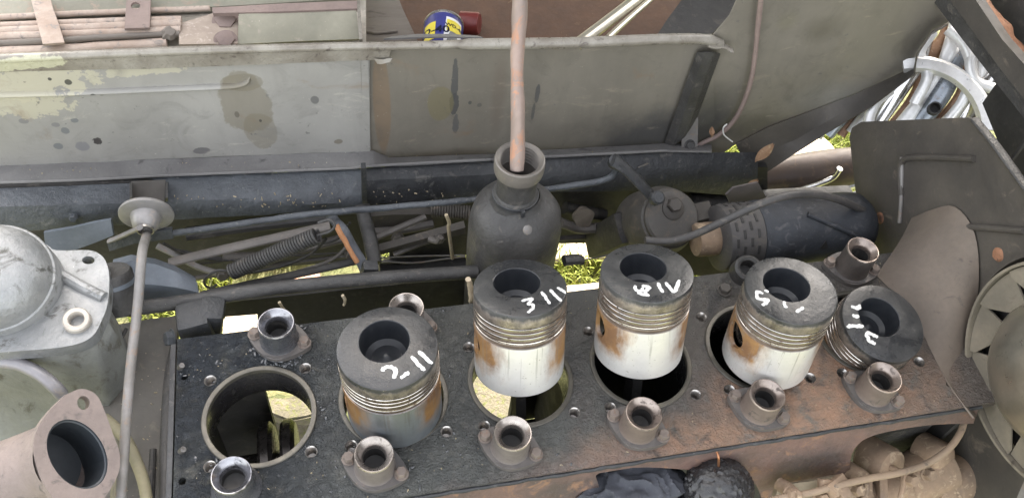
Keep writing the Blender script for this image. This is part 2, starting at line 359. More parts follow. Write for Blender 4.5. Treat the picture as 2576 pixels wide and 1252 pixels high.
LEDGE = grime('dusty_ledge', (.20, .195, .19), (.14, .135, .135), (.09, .085, .085), s=10, t3=.58, rough=(.5, .75), bscale=260, bs=.25, speck=(.45, .42, .36), sp=.72)
#--PART2
# ================================================================== the ground below
mb = MB(); mb.loft([[Vector((x, y, -.75 + .012 * noise.noise(Vector((x * 3, y * 3, 0))))) for x in [-60, -8, -2] + [-1.5 + .1 * i for i in range(46)] + [4, 10, 60]] for y in [-60, -8, -2] + [-1 + .1 * i for i in range(41)] + [4, 10, 60]])
struct(obj('ground', mb, SOIL))
def grass():
    mb = MB(); bm = mb.bm
    for i in range(30000):
        x = random.uniform(-.35, 1.5); y = random.uniform(.45, 1.2)
        if noise.noise(Vector((x * 5, y * 5, 3))) < -.3 or (x < .42 and y < .56): continue
        h = random.uniform(.02, .06); a = random.uniform(0, 2 * PI); b = random.uniform(.2, 1.) * h; r = .0022
        p = Vector((x, y, -.752)); d = Vector((math.cos(a), math.sin(a), 0)); q = Vector((-d.y, d.x, 0)) * r
        m = p + Vector((0, 0, h * .6)) + d * b * .35; t = p + Vector((0, 0, h)) + d * b
        v = [bm.verts.new(c) for c in (p - q, p + q, m + q * .7, m - q * .7, t)]
        bm.faces.new((v[0], v[1], v[2], v[3])); bm.faces.new((v[3], v[2], v[4]))
    o = obj('grass', mb, grime('sunlit_grass', (.24, .27, .035), (.16, .20, .03), (.34, .29, .08), s=30, rough=(.6, .8), bs=0)); struct(o, 'stuff')
grass()
def slab(name, label, cat, pts, z, th, mat, jit=.004):
    mb = MB(); mb.prism([PZ(u, v, z) for u, v in pts], (0, 0, -th))
    bmesh.ops.bevel(mb.bm, geom=mb.bm.edges[:], offset=.004, segments=2, affect='EDGES')
    bmesh.ops.subdivide_edges(mb.bm, edges=[e for e in mb.bm.edges if e.calc_length() > .05], cuts=3); mb.jitter(jit, 25)
    return tag(obj(name, mb, mat), label, cat)
slab('wooden_plank', 'pale wooden plank lying on the grass below the long black bar', 'plank', [(500, 742), (760, 712), (950, 692), (1010, 684), (1010, 720), (760, 742), (500, 772)], -.70, .03, PALEWOOD)
slab('wooden_plank', 'pale plank on the sunlit grass seen between the third and fourth piston', 'plank', [(1405, 718), (1540, 705), (1545, 740), (1405, 752)], -.70, .03, PALEWOOD)
slab('bright_ground_patch', 'pale stand-in for sunlit ground beyond the grass between oil filler neck and fourth piston', 'slab', [(1395, 575), (1570, 560), (1575, 640), (1480, 650), (1395, 655)], -.72, .03, PALEWOOD)  # pale shape painting the glare of sunlit ground
slab('brick', 'single terracotta brick standing in the grass behind the black bar', 'brick', [(742, 683), (806, 674), (806, 712), (735, 722)], -.66, .07, BRICK)
slab('wood_block', 'pale wood block seen through the gap behind the left corner of the engine', 'wood block', [(560, 795), (650, 782), (650, 845), (560, 850)], -.55, .08, PALEWOOD)
slab('flat_stone', 'pale mossy stone on the ground seen through the empty first bore', 'stone', [(640, 1005), (790, 985), (830, 1010), (830, 1040), (720, 1052), (640, 1040)], -.66, .06, STONE, .01)
slab('flat_stone', 'larger mossy stone under the first bore with yellow moss along its edge', 'stone', [(640, 1065), (830, 1040), (860, 1120), (800, 1190), (700, 1180), (650, 1120)], -.69, .06, STONE, .01)
slab('flat_stone', 'pale yellowish stone on the ground seen below the piston marked 3 III', 'stone', [(1150, 925), (1300, 930), (1310, 1090), (1200, 1090), (1140, 1000)], -.69, .06, STONE, .01)
slab('bright_ground_spot', 'pale stand-in for blown out sunlit ground below the wing behind the starter motor', 'slab', [(1960, 372), (2070, 340), (2120, 395), (2080, 425), (1950, 420)], -.70, .03, PALEWOOD)  # pale shape painting sunlit ground seen through the gap
# ================================================================== engine block
BOLTM_ = grime('dull_stud', (.20, .19, .185), (.12, .115, .11), (.09, .08, .07), s=60, rough=(.3, .5), metal=.6, bs=.1)
P = .1452; BW = (.0516, .0508)
block = thing('engine_block', 'oily dark six cylinder engine block with open bores and rust at its right end', 'engine block', (.37, 0, -.3))
mb = MB(); mb.box((.381, -.0025, -.0055), (.938, .227, .011), bev=.0014)
deck = obj('deck', mb, DECK, block)
cut = MB()
for i in range(6): cut.lathe([(0, .05), (.0588, .05), (.0588, -.05), (0, -.05)], (i * P, 0, 0), n=64)
for i in range(6):
    for sx in (-1, 1):
        for sy in (-1, 1): cut.lathe([(0, .05), (.0068, .05), (.0068, -.05), (0, -.05)], (i * P + sx * BW[0], sy * BW[1], 0), n=20)
for x, y in ((-.079, .06), (-.079, -.062), (.815, .03), (.80, -.085)): cut.lathe([(0, .05), (.004, .05), (.004, -.05), (0, -.05)], (x, y, 0), n=14)
co = obj('cutter', cut, DECK, block); boolean(deck, co)
# liners, threaded stud holes
RIMIRON = grime('liner_rim_iron', (.105, .097, .08), (.07, .066, .058), (.165, .15, .09), s=35, t3=.62, rough=(.3, .5), metal=.4, bs=.2)
WALLIRON = grime('liner_wall_iron', (.050, .048, .050), (.03, .029, .031), (.09, .085, .08), s=20, t3=.6, rough=(.12, .35), metal=.3, bs=.1)
lin = [([(.0612, -.001), (.0609, .0012), (.0602, .0018), (.0566, .0020), (.0554, .0016), (.0550, 0), (.0550, -.004), (.0575, -.004), (.0575, -.001), (.0626, -.001)], 'liner_rim', RIMIRON), ([(.0551, -.0035), (.0551, -.046), (.0568, -.050), (.0582, -.048), (.0582, -.004), (.0551, -.0035)], 'liner_wall', WALLIRON)]
for prof, nm, m_ in lin:
    mb = MB(); mb.lathe(prof, n=72); pr_ = obj(nm, mb, m_, block, world=False)
    for i in range(6):
        c = pr_ if i == 0 else pr_.copy()
        if i: COL.objects.link(c); c.parent = block
        c.location = (i * P - .37, 0, .3); c.rotation_euler.z = i
mb = MB()
prof = [(.0067, .0006)]
for j in range(5): prof += [(.0056, -.0006 - j * .0022), (.0063, -.0017 - j * .0022)]
mb.lathe(prof + [(.0054, -.016), (0, -.017)], n=20)
ins = obj('stud_hole_thread', mb, STEEL, block, world=False); first = True
for i in range(6):
    for sx in (-1, 1):
        for sy in (-1, 1):
            c = ins if first else ins.copy()
            if not first: COL.objects.link(c); c.parent = block
            first = False; c.location = (i * P + sx * BW[0] - .37, sy * BW[1], .3); c.rotation_euler.z = random.uniform(0, 6)
# walls and webs of the crankcase
mb = MB(); mb.box((.371, .105, -.0535), (.914, .010, .084)); obj('rear_wall', mb, DARK, block)
x3 = PY(1282, 1030, .105).x; x1 = PY(690, 1060, .105).x
for a, b in ((-.088, x1), (.115, .20), (x3, .83)):
    mb = MB(); mb.box(((a + b) / 2, .105, -.21), (b - a, .010, .228)); obj('crankcase_rear_wall', mb, DARK, block)
for xx in [-.084] + [(i + .5) * P for i in range(5)] + [.842]:
    mb = MB(); mb.box((xx, -.004, -.16), (.007, .206, .278)); obj('crankcase_web', mb, DARK, block)
mb = MB(); mb.box((.38, -.003, -.322), (.93, .20, .006)); obj('bounce_stop_floor', mb, DARK, block)  # added floor that keeps light bouncing off the ground out of the bores
FW = -.1165
def smooth_px(pts): return [(p.x, p.y) for p in smooth_path([Vector((u, v, 0)) for u, v in pts], 4)]
mb = MB()
top = [Vector((.02, FW, -.0115)), Vector((.25, FW, -.0115)), Vector((.5, FW, -.0115)), Vector((.8285, FW, -.0115))]
bot = smooth_px([(2440, 1050), (2330, 1060), (2210, 1080), (2150, 1100), (2120, 1132), (2122, 1170), (2090, 1192), (2010, 1202), (1960, 1216), (1925, 1262), (1905, 1262), (1893, 1192), (1858, 1168), (1700, 1166), (1560, 1174), (1496, 1190), (1480, 1265), (900, 1290)])
def clampz(p): p.z = min(p.z, -.0165); return p
mb.prism(top + [clampz(PY(u, v, FW)) for u, v in bot], (0, .012, 0))
for v_ in mb.bm.verts: v_.co.y += .30 * min(0, v_.co.z + .0115)
FRONT = grime('rusty_red_block_side', (.175, .108, .088), (.085, .066, .06), (.23, .135, .085), s=13, t3=.56, rough=(.4, .75), bscale=110, bs=.7, bd=.003, speck=(.35, .28, .22), sp=.74)
obj('front_wall', mb, FRONT, block)
mb = MB(); mb.box((.42, -.088, -.17), (.816, .010, .29)); obj('front_recess_wall', mb, GREASE2, block)
mb = MB(); mb.tube([Vector((x, -.1175 + .0015 * noise.noise(Vector((x * 60, 0, 0))), -.0050 + .002 * noise.noise(Vector((x * 45, 3, 0))))) for x in [.0 + .012 * k for k in range(70)]], lambda t: .0022 + .0014 * abs(noise.noise(Vector((t * 50, 1, 1)))), n=8, sub=3)
obj('gasket_edge', mb, GREASE, block)
mb = MB(); a = PY(1803, 1136, -.122); mb.tube([a, a + Vector((0, -.006, -.001)), a + Vector((.004, -.009, -.018))], .0015, n=10); obj('copper_tag', mb, grime('copper', (.45, .22, .12), (.35, .16, .08), s=60, rough=(.3, .5), metal=.8, bs=.1), block)
# left end flange of the block
mb = MB()
for (x, y) in ((-.0925, 0),): mb.box((x, -.004, -.008), (.006, .22, .012), bev=.001)
obj('end_flange', mb, GREASE, block)
for (u, v, z) in ((452, 925, -.001), (455, 1135, -.001)):
    mb = MB(); p = PZ(u, v, z); mb.lathe([(.0035, 0), (.0035, .008), (.003, .0092), (0, .0094)], p, axis=(.5, -.2, 1), n=14); obj('stud', mb, BOLTM_, block)
# crankshaft seen through the first bore
mb = MB()
for xx in (-.022, .005): mb.lathe([(0, 0), (.062, 0), (.066, .004), (.066, .013), (.06, .018), (.03, .018), (0, .02)], (xx, .02, -.2), axis=(1, 0, 0), n=40)
mb.lathe([(.028, -.05), (.028, .06), (0, .06)], (0, .02, -.2), axis=(1, 0, 0), n=24)
tag(obj('crankshaft', mb, grime('oily_crank_steel', (.09, .08, .075), (.04, .036, .034), (.2, .18, .16), s=24, t3=.62, rough=(.2, .4), metal=.6, bs=.2)), 'dark oily crankshaft webs seen down the empty first bore', 'crankshaft')
# ================================================================== pistons
HP = .1157
POSE = {2: ((.1405, -.0057, .1197), -4.05, -2.38), 3: ((.2902, .0527, .1117), -17.68, -1.02), 4: ((.4298, .0447, .1237), -15.55, -1.85), 5: ((.5845, .0006, .1212), -8.4, -.58), 6: ((.7269, -.014, .0429), 7.76, 1.71)}
c1 = lambda x, y: (402.4 + .4109 * x, 737.7 + .4109 * y)
c4 = lambda x, y: (804.7 + .3751 * x, 782.6 + .3751 * y)
c2 = lambda x, y: (1073 + .4018 * x, 603.5 + .4018 * y)
c3 = lambda x, y: (1676.5 + .4018 * x, 603.5 + .4018 * y)
c7 = lambda x, y: (2078.9 + .2678 * x, 603.5 + .2678 * y)
MARKS = {
 2: (c4, 20, [('mark_two', [[(418, 402), (432, 378), (465, 372), (496, 384), (508, 405), (503, 428), (492, 450)], [(542, 450), (568, 428), (598, 410)]]), ('mark_stroke', [[(612, 302), (655, 350), (702, 396)]]), ('mark_stroke', [[(660, 268), (705, 310), (752, 350)]])]),
 3: (c2, 15, [('mark_three', [[(595, 384), (628, 374), (660, 368), (642, 392), (634, 402), (658, 404), (668, 420), (655, 438), (632, 455)]]), ('mark_stroke', [[(718, 325), (745, 362), (770, 400)]]), ('mark_stroke', [[(772, 312), (800, 345), (842, 382)]]), ('mark_stroke', [[(818, 298), (842, 314), (870, 334)]])]),
 4: (c2, 17, [('mark_four', [[(1302, 285), (1312, 312), (1345, 322), (1352, 300)], [(1345, 288), (1372, 292), (1394, 300), (1365, 328), (1392, 352)], [(1318, 332), (1350, 340), (1386, 350)]]), ('mark_stroke', [[(1446, 268), (1460, 300), (1478, 330)]]), ('mark_five', [[(1494, 266), (1520, 296), (1549, 328), (1566, 292), (1582, 252)]])]),
 5: (c3, 17, [('mark_five', [[(612, 314), (638, 326)], [(604, 336), (566, 326), (566, 360), (598, 374), (634, 374), (622, 394), (597, 408)]]), ('mark_stroke', [[(732, 384), (738, 405), (748, 426)]]), ('mark_stroke', [[(856, 420), (832, 438), (808, 450)]])]),
 6: (c7, 32, [('mark_stroke', [[(228, 622), (265, 634), (300, 640), (306, 606)]]), ('mark_stroke', [[(240, 700), (270, 716), (302, 715)]]), ('mark_stroke', [[(195, 824), (215, 806), (280, 808), (345, 808)]]), ('mark_five', [[(480, 908), (440, 895), (385, 870), (372, 900), (390, 920), (395, 950), (420, 955), (455, 980)]])])}
PLAB = {2: 'piston marked 2 II in white, its skirt resting on the rim of the second bore', 3: 'piston marked 3 III standing high above its bore with bright skirt and amber stains',
        4: 'piston marked 4 IV raised above the fourth bore with brown streaked rings', 5: 'piston marked 5 V with dark open gudgeon pin hole and amber stain', 6: 'low piston marked VI in white, sunk in the last bore at the right'}
N = 72
def ringpts(r, z, ox=0, oy=0): return [Vector((ox + r * math.cos(2*PI*k/N), oy + r * math.sin(2*PI*k/N), z)) for k in range(N)]
mb = MB()
BO = (-.0021, .0077)
prof = [(.002, -.0250), (.004, -.0262), (.009, -.0300), (.016, -.031), (.0215, -.027), (.0245, -.017), (.0252, -.005), (.0254, -.0006), (.0262, 0)]
rows = [ringpts(r, z, *BO) for r, z in prof] + [ringpts(.0488, 0), ringpts(.0502, -.0006), ringpts(.0508, -.0018), ringpts(.0509, -.0172), ringpts(.0475, -.0174)]
def rings_mesh(mb, rows, cap):
    G = [[mb.bm.verts.new(p) for p in row] for row in rows]
    for A, B in zip(G, G[1:]):
        for k in range(N): mb.bm.faces.new((A[k], A[(k+1) % N], B[(k+1) % N], B[k]))
    if cap: mb.bm.faces.new(G[0])
bm2 = MB(); rings_mesh(bm2, rows[:9], True)
BOWL = grime('sooty_bowl', (.017, .019, .023), (.025, .027, .031), (.036, .036, .037), s=40, t3=.62, rough=(.26, .46), spec=.4, local=True, bscale=200, bs=.12)
bowl_o = obj('bowl', bm2, BOWL, None, world=False)
rings_mesh(mb, rows[8:], False)
crown_o = obj('crown', mb, CARBON, None, world=False)
mb = MB()
prof = [(.0474, -.0174)]
GR = (.0178, .0242, .0306, .0370)                                  # tops of the ring grooves
for g in GR: prof += [(.0472, -g), (.0472, -g - .0036), (.0506, -g - .00365), (.0508, -g - .0040), (.0508, -g - .0060), (.0506, -g - .00638)]
prof = prof[:-1] + [(.0505, -.0436), (.0494, -.0440), (.0494, -.0456), (.0510, -.0462), (.0514, -.050), (.0515, -.112), (.0512, -.1152), (.0500, -HP), (.0470, -HP), (.0465, -.05), (0, -.05)]
mb.lathe(prof, n=N)
skirt_o = obj('skirt', mb, SKIRT, None, world=False)
mb = MB(); mb.lathe([(0, -.08), (.0165, -.08), (.0165, .08), (0, .08)], (0, 0, -.066), axis=(1, 0, 0), n=36); boolean(skirt_o, obj('cutter', mb, SKIRT, None, world=False))
mb = MB(); mb.lathe([(.0105, -.0425), (.0155, -.0425), (.0164, -.0418), (.0164, .0418), (.0155, .0425), (.0105, .0425), (.0105, -.0425)], (0, 0, -.066), axis=(1, 0, 0), n=36)
pin_o = obj('gudgeon_pin', mb, grime('dark_pin_steel', (.12, .11, .10), (.05, .045, .04), s=40, rough=(.2, .35), metal=.8, bs=.05), None, world=False)
ring_o = []
for j, g in enumerate(GR):
    a = R(-78 + 95 * j); mb = MB(); oil = j == 3
    pr = [(.0480, -g - .0003), (.0511, -g - .0002), (.0515, -g - .0007), (.0515, -g - .0028), (.0511, -g - .0034), (.0480, -g - .0032), (.0480, -g - .0003)]
    if oil: pr = [(.0480, -g - .0003), (.0512, -g - .0003), (.0514, -g - .0009), (.0506, -g - .0012), (.0506, -g - .0022), (.0514, -g - .0026), (.0512, -g - .0032), (.0480, -g - .0032), (.0480, -g - .0003)]
    mb.lathe(pr, n=N, a0=a, a1=a + 2 * PI - .022); ring_o.append(obj('piston_ring', mb, RING, None, world=False, ang=25))
# connecting rod that holds the piston up in the bore (eye round the pin, shank down into the block)
mb = MB(); mb.lathe([(.0168, -.014), (.0225, -.014), (.0235, -.012), (.0235, .012), (.0225, .014), (.0168, .014), (.0168, -.014)], (0, 0, -.066), axis=(1, 0, 0), n=32)
mb.prism([Vector((-.006, -.011, -.086)), Vector((-.006, .011, -.086)), Vector((-.006, .014, -.22)), Vector((-.006, -.014, -.22))], (.012, 0, 0))
rod_o = obj('connecting_rod', mb, DARK, None, world=False)
for k, (loc, tx, ty) in POSE.items():
    t = thing('piston', PLAB[k], 'piston', loc, 'pistons standing out of the bores', Euler((R(tx), R(ty), 0)))
    for src in [crown_o, bowl_o, skirt_o, pin_o, rod_o] + ring_o:
        c = src if k == 2 else src.copy()
        if k != 2: COL.objects.link(c)
        c.parent = t
        if src in ring_o: c.rotation_euler.z = 0 if k == 2 else random.uniform(0, 6)
    for c in t.children:
        if c.name.startswith('skirt'): c.material_slots[0].link = 'OBJECT'; c.material_slots[0].material = SKIRTOIL if k == 2 else SKIRT
    M = t.rotation_euler.to_matrix(); n = M.col[2]; o = Vector(loc); Mi = M.inverted()
    conv, wpx, ms = MARKS[k]; hw = 1.35 * wpx * (.375 if k == 2 else .2678 if k == 6 else .4018) / 2200 * .87 / 2
    for nm, strokes in ms:
        mb = MB()
        for st in strokes:
            pts = []
            for q in st:
                d = ray(*conv(*q)); s_ = (o - CAM).dot(n) / d.dot(n); pts.append(Mi @ (CAM + d * s_ - o))
            pts = smooth_path(pts, 4)
            if len(pts) == 2: pts = [pts[0].lerp(pts[1], q / 4) for q in range(5)]
            L_ = []; Rr = []
            for i, p in enumerate(pts):
                tg = (pts[min(i+1, len(pts)-1)] - pts[max(i-1, 0)]); tg.z = 0; tg.normalize(); s2 = Vector((-tg.y, tg.x, 0))
                e = .55 if i in (0, len(pts) - 1) else 1
                L_.append(p + s2 * hw * e * random.uniform(.6, 1.3)); Rr.append(p - s2 * hw * e * random.uniform(.6, 1.3))
            for i in range(len(pts) - 1):
                quad = [L_[i], Rr[i], Rr[i+1], L_[i+1]]
                for zz in (0,):
                    a = [mb.bm.verts.new(Vector((p.x, p.y, .0006 + .0002 * (i % 2)))) for p in quad]; b = [mb.bm.verts.new(Vector((p.x, p.y, -.0008))) for p in quad]
                    mb.bm.faces.new(a)
                    for q in range(4): mb.bm.faces.new((a[q], b[q], b[(q+1) % 4], a[(q+1) % 4]))
        obj(nm, mb, WHITE, t, world=False)
# ================================================================== push rod tubes
TUBE = grime('tube_cast_grey', (.20, .175, .165), (.15, .132, .125), (.095, .083, .078), s=22, t3=.6, rough=(.45, .7), metal=.25, bscale=180, bs=.25)
TUBEOIL = grime('tube_oily_dark', (.13, .13, .14), (.07, .075, .085), (.2, .2, .21), s=20, t3=.6, rough=(.18, .4), metal=.4, bscale=90, bs=.4)
LIP = grime('worn_tube_lip', (.40, .365, .34), (.27, .24, .22), (.11, .095, .085), s=26, t3=.58, rough=(.2, .4), metal=.85, bs=.06)
LIPOIL = grime('oily_tube_lip', (.30, .30, .32), (.17, .17, .19), (.07, .07, .075), s=30, t3=.55, rough=(.14, .3), metal=.8, bs=.1)
BOLTM = grime('rusty_bolt', (.20, .165, .145), (.145, .12, .105), (.19, .125, .09), s=60, rough=(.6, .8), metal=.2, bs=.2)
FLG = grime('grimy_flange', (.125, .112, .105), (.075, .07, .068), (.155, .125, .105), s=18, t3=.58, rough=(.4, .7), bscale=130, bs=.4)
def push_tube(label, x, y, h=.0538, mat=TUBE, rot=0., bolts=True):
    t = thing('pushrod_tube', label, 'tube', (x, y, 0), 'push rod tubes standing on the engine deck', Euler((0, 0, rot)))
    mb = MB(); mb.lathe([(.0255, .001), (.0240, .005), (.0216, .0085), (.0206, .014), (.0203, h - .010), (.0203, h - .006), (.0203, h - .003), (.0198, h - .0015), (.0140, h - .012)], n=44)
    obj('sleeve', mb, mat, t, world=False)
    mb = MB(); mb.lathe([(.0115, h - .0122), (.0112, h - .015), (.0117, h - .017), (.0112, h - .019), (.0112, .012), (0, .010)], n=36); obj('tube_bore', mb, DARK, t, world=False)  # inside of the tube coloured dark to paint the shade in it
    mb = MB(); mb.lathe([(.0200, h - .0034), (.0204, h - .0012), (.0196, h + .0002), (.0188, h + .0001), (.0170, h - .0018), (.0130, h - .0058), (.0119, h - .0080), (.0114, h - .0126)], n=44); obj('lip', mb, LIPOIL if mat is TUBEOIL else LIP if mat is TUBE else LIPBR, t, world=False)
    if bolts:
        mb = MB(); pts = []
        for k in range(40):
            a = 2 * PI * k / 40; ca, sa = math.cos(a), math.sin(a)
            pts.append(Vector((.0365 * ca, .0262 * sa * (1 - .50 * ca * ca), .0005)))
        mb.prism(pts, (0, 0, .0075)); bmesh.ops.bevel(mb.bm, geom=[e for e in mb.bm.edges if all(v.co.z > .007 for v in e.verts)], offset=.0018, segments=2, affect='EDGES')
        obj('flange', mb, FLG, t, world=False)
        for sx in (-1, 1):
            mb = MB(); mb.hexbolt((sx * .0290, 0, .008), .0062, .0085, rot=random.uniform(0, 1)); obj('bolt', mb, BOLTM, t, world=False)
    return t
TUBEBR = grime('tube_brown_dust', (.19, .15, .128), (.14, .112, .098), (.09, .076, .068), s=20, t3=.6, rough=(.5, .75), metal=.2, bscale=150, bs=.35)
TUBEDK = grime('tube_dark_brown', (.10, .085, .076), (.065, .057, .053), (.13, .105, .09), s=20, t3=.6, rough=(.45, .7), metal=.2, bscale=150, bs=.35)
LIPBR = grime('brown_worn_lip', (.33, .28, .25), (.19, .155, .135), (.08, .066, .058), s=30, t3=.54, rough=(.25, .45), metal=.8, bs=.1)
NL = ['short dark tube boss without bolts in front of the empty first bore', 'grey tube with two bolts in front of the piston marked 2 II', 'grey tube with bright lip in front of the piston marked 3 III', 'brownish tube in front of the fourth bore below the piston marked 4 IV',
      'dusty brown tube overlapping the skirt of the piston marked 5 V', 'dark lipped brown tube in front of the low piston marked VI']
for i in range(6):
    push_tube(NL[i], i * P - .0291 + (.004 if i == 0 else 0), -.0815 if i else -.0785, .040 if i else .034, TUBEOIL if i == 0 else TUBE if i < 3 else TUBEBR, R(-22 - 4 * i), bolts=i > 0)
push_tube('oily blue black tube standing behind the empty first bore', .0258, .0890, .042, TUBEOIL, R(-20))
push_tube('tube with bright lip half hidden behind the piston marked 2 II', P + .0258, .0890, .042, TUBE, R(-20))
push_tube('brown tube hidden behind the piston marked 3 III', 2 * P + .0258, .0890, .04, TUBE, R(-20))
push_tube('brown tube with a dark mouth and rusty bolt beside the shroud, behind piston VI', 5 * P + .0258 - P * .02, .0905, .046, TUBEDK, R(-20))
ey = PZ(1884, 664, .022); ear = thing('lifting_eye', 'low dark cast eye showing behind the left of the piston marked 5 V', 'eye', (ey.x, ey.y, 0))
mb = MB(); mb.lathe([(.020, .0), (.0185, .014), (.017, .022), (.0135, .024), (.0105, .022), (.010, .004), (0, .004)], (ey.x, ey.y, .001), axis=(-.15, -.25, 1), n=32); obj('eye_body', mb, GREASE2, ear)
mb = MB(); mb.hexbolt((ey.x - .036, ey.y - .022, .002), .0075, .008); obj('bolt', mb, BROWN, ear)
# ================================================================== body side panel, rim, ledge and chassis rail
YP = .41
panel = thing('body_panel', 'long grey green body side panel with paint chips, stains and a rolled rim', 'panel', (.1, YP, -.05))
T = [(-60, 152), (0, 150), (412, 133), (872, 120), (930, 119)]; Bt = [(-60, 434), (0, 432), (412, 416), (872, 398), (930, 395)]
def sheet(A, B, n=10, sub=10, amp=.003):
    m = MB(); m.loft([[a.lerp(b, q / n) for a, b in zip(A, B)] for q in range(n + 1)], .002, sub=sub)
    for v_ in m.bm.verts: v_.co.y += amp * noise.noise(v_.co * 9) + amp * .5 * noise.noise(v_.co * 24)
    return m
mb = sheet([PY(u, v, YP - .002) for u, v in T], [PY(u, v, YP - .002) for u, v in Bt]); obj('left_sheet', mb, PANL, panel)
T2 = [(905, 121), (985, 119), (1180, 113), (1442, 110), (1677, 101), (1790, 98)]; B2 = [(905, 400), (985, 414), (1240, 404), (1367, 394), (1677, 380), (1800, 384)]
mb = sheet([PY(u, v, YP + .0030) for u, v in T2], [PY(u, v, YP + .0030) for u, v in B2]); obj('right_sheet', mb, PANR, panel)
W = [(1785, 100), (1835, 40), (1862, -20), (2340, -30), (2385, 55), (2345, 78), (2310, 130), (2297, 168), (2150, 238), (1935, 319), (1850, 362), (1800, 400), (1780, 368)]
mb = MB(); mb.prism([PY(u, v, YP + .0065) for u, v in W], (0, .002, 0)); obj('wing_sheet', mb, PANR, panel)
mb = MB(); mb.loft([[PY(u, v, YP + .003) for u, v in ((2385, 55), (2345, 78), (2310, 130), (2297, 168), (2150, 238), (1935, 319), (1850, 362))], [PY(u, v, YP - .012) for u, v in ((2383, 58), (2341, 82), (2306, 133), (2296, 176), (2172, 252), (2000, 352), (1870, 405))], [PY(u, v, YP - .03) for u, v in ((2381, 62), (2340, 86), (2303, 137), (2298, 186), (2194, 266), (2074, 338), (1900, 452))]], .002, sub=3); obj('wing_lip', mb, BROWN, panel)
mb = MB(); mb.tube([PY(u, v, YP - .004) for u, v in ((-60, 152), (0, 149), (412, 131), (872, 118), (985, 117), (1180, 112), (1442, 108), (1677, 99), (1775, 100), (1812, 112))], lambda t: .0050 if t < .55 else .0072, n=14, flat=1.); obj('rolled_rim', mb, RIMM, panel)
mb = MB(); mb.loft([[PY(u, v, YP + .03) for u, v in ((-60, 138), (412, 118), (872, 106), (985, 106), (1180, 100), (1442, 98), (1677, 88), (1790, 84))], [PY(u, v, YP - .001) for u, v in ((-60, 150), (412, 129), (872, 116), (985, 115), (1180, 110), (1442, 106), (1677, 97), (1790, 96))]], .002); obj('rim_top', mb, RIMM, panel)
mb = MB(); mb.loft([[PY(u, v, YP - .0075) for u, v in ((-60, 154), (0, 152), (412, 134), (872, 121), (985, 121))], [PY(u, v, YP - .0050) for u, v in ((-60, 184), (0, 182), (450, 171), (872, 154), (976, 151))]], .0016, sub=6); mb.jitter(.0008, 40); obj('rim_flap', mb, RIMM, panel)
mb = MB(); mb.loft([[PY(u, v, YP - .010) for u, v in ((940, 150), (985, 150))], [PY(u, v, YP - .012) for u, v in ((950, 162), (980, 158))]], .001, sub=4); mb.jitter(.002, 90); obj('torn_corner', mb, RIMM, panel)
mb = MB(); mb.tube([PY(u, v, YP - .0015) for u, v in ((-60, 240), (0, 237), (200, 231), (420, 222), (560, 216), (600, 212), (622, 203), (630, 188))], lambda t: .0062 * (1 if t < .86 else max(.15, (1 - t) / .14)), n=14, flat=.62); obj('pressed_bead', mb, PANL, panel)
mb = MB(); mb.loft([[PY(u, v, YP - .003) for u, v in ((908, 150), (926, 150))], [PY(u, v, YP - .003) for u, v in ((914, 378), (932, 377))]], .002); obj('seam_strip', mb, PANL, panel)
mb = MB(); mb.loft([[PY(u, v, YP - .002) for u, v in ((-60, 420), (0, 417), (420, 400), (872, 382), (938, 378), (981, 396), (1240, 387), (1367, 377), (1677, 361), (1790, 362))], [PY(u, v, .378) for u, v in ((-60, 462), (0, 458), (420, 440), (872, 422), (938, 416), (981, 414), (1240, 400), (1367, 394), (1677, 378), (1790, 380))]], .003, sub=5); mb.jitter(.0009, 25); obj('bottom_ledge', mb, LEDGE, panel)
mb = MB(); mb.tube([PY(u, v, .377) for u, v in ((-60, 463), (0, 459), (210, 452), (420, 441), (640, 432), (872, 423), (938, 417), (1240, 401), (1677, 379))], .0022, n=8); obj('ledge_edge', mb, LEDGE, panel)
# chassis rail
rail = thing('chassis_rail', 'greasy blue black chassis rail below the grey green panel', 'chassis rail', (0, .35, -.06))
mb = MB(); mb.loft([[PY(u, v, .3795) for u, v in ((-60, 466), (0, 461), (300, 449), (420, 444), (640, 436), (917, 424))], [PY(u, v, .36) for u, v in ((-60, 500), (0, 495), (300, 482), (420, 476), (640, 466), (917, 452))], [PY(u, v, .343) for u, v in ((-60, 524), (0, 520), (300, 511), (420, 506), (640, 498), (917, 488))], [PY(u, v, .336) for u, v in ((-60, 556), (0, 552), (300, 538), (420, 531), (640, 521), (917, 507))], [PY(u, v, .335) for u, v in ((-60, 590), (0, 586), (300, 566), (435, 553), (640, 542), (917, 521))]], .006, sub=10); mb.jitter(.0016, 30); obj('left_rail', mb, BLUEGREASE, rail)
mb = MB(); mb.loft([[PY(u, v, .381) for u, v in ((905, 424), (981, 418), (1240, 404), (1367, 398), (1677, 382), (1830, 384), (1905, 384))], [PY(u, v, .362) for u, v in ((905, 456), (981, 452), (1240, 438), (1367, 432), (1677, 420), (1830, 424), (1905, 426))], [PY(u, v, .352) for u, v in ((905, 490), (981, 488), (1240, 470), (1367, 462), (1677, 452), (1830, 458), (1905, 462))], [PY(u, v, .350) for u, v in ((905, 516), (981, 512), (1240, 494), (1367, 484), (1677, 478), (1830, 492), (1905, 500))]], .006, sub=8); mb.jitter(.0012, 30); obj('right_rail', mb, GREASE, rail)
mb = MB(); mb.prism([PY(u, v, .334) for u, v in ((909, 424), (921, 423), (923, 512), (911, 514))], (0, .01, 0)); obj('joint_plate', mb, GREASE, rail)
for u in (326, 416):
    mb = MB(); mb.prism([PY(u, 458, .372), PY(u, 508, .337), PY(u, 498, .31), PY(u, 462, .34)], (.003, 0, 0)); obj('gusset', mb, GREASE2, rail)
mb = MB(); mb.loft([[PY(u, v, .36) for u, v in ((330, 456), (416, 452))], [PY(u, v, .3345) for u, v in ((328, 510), (414, 506))]], .002); obj('gusset_back', mb, BROWN, rail)
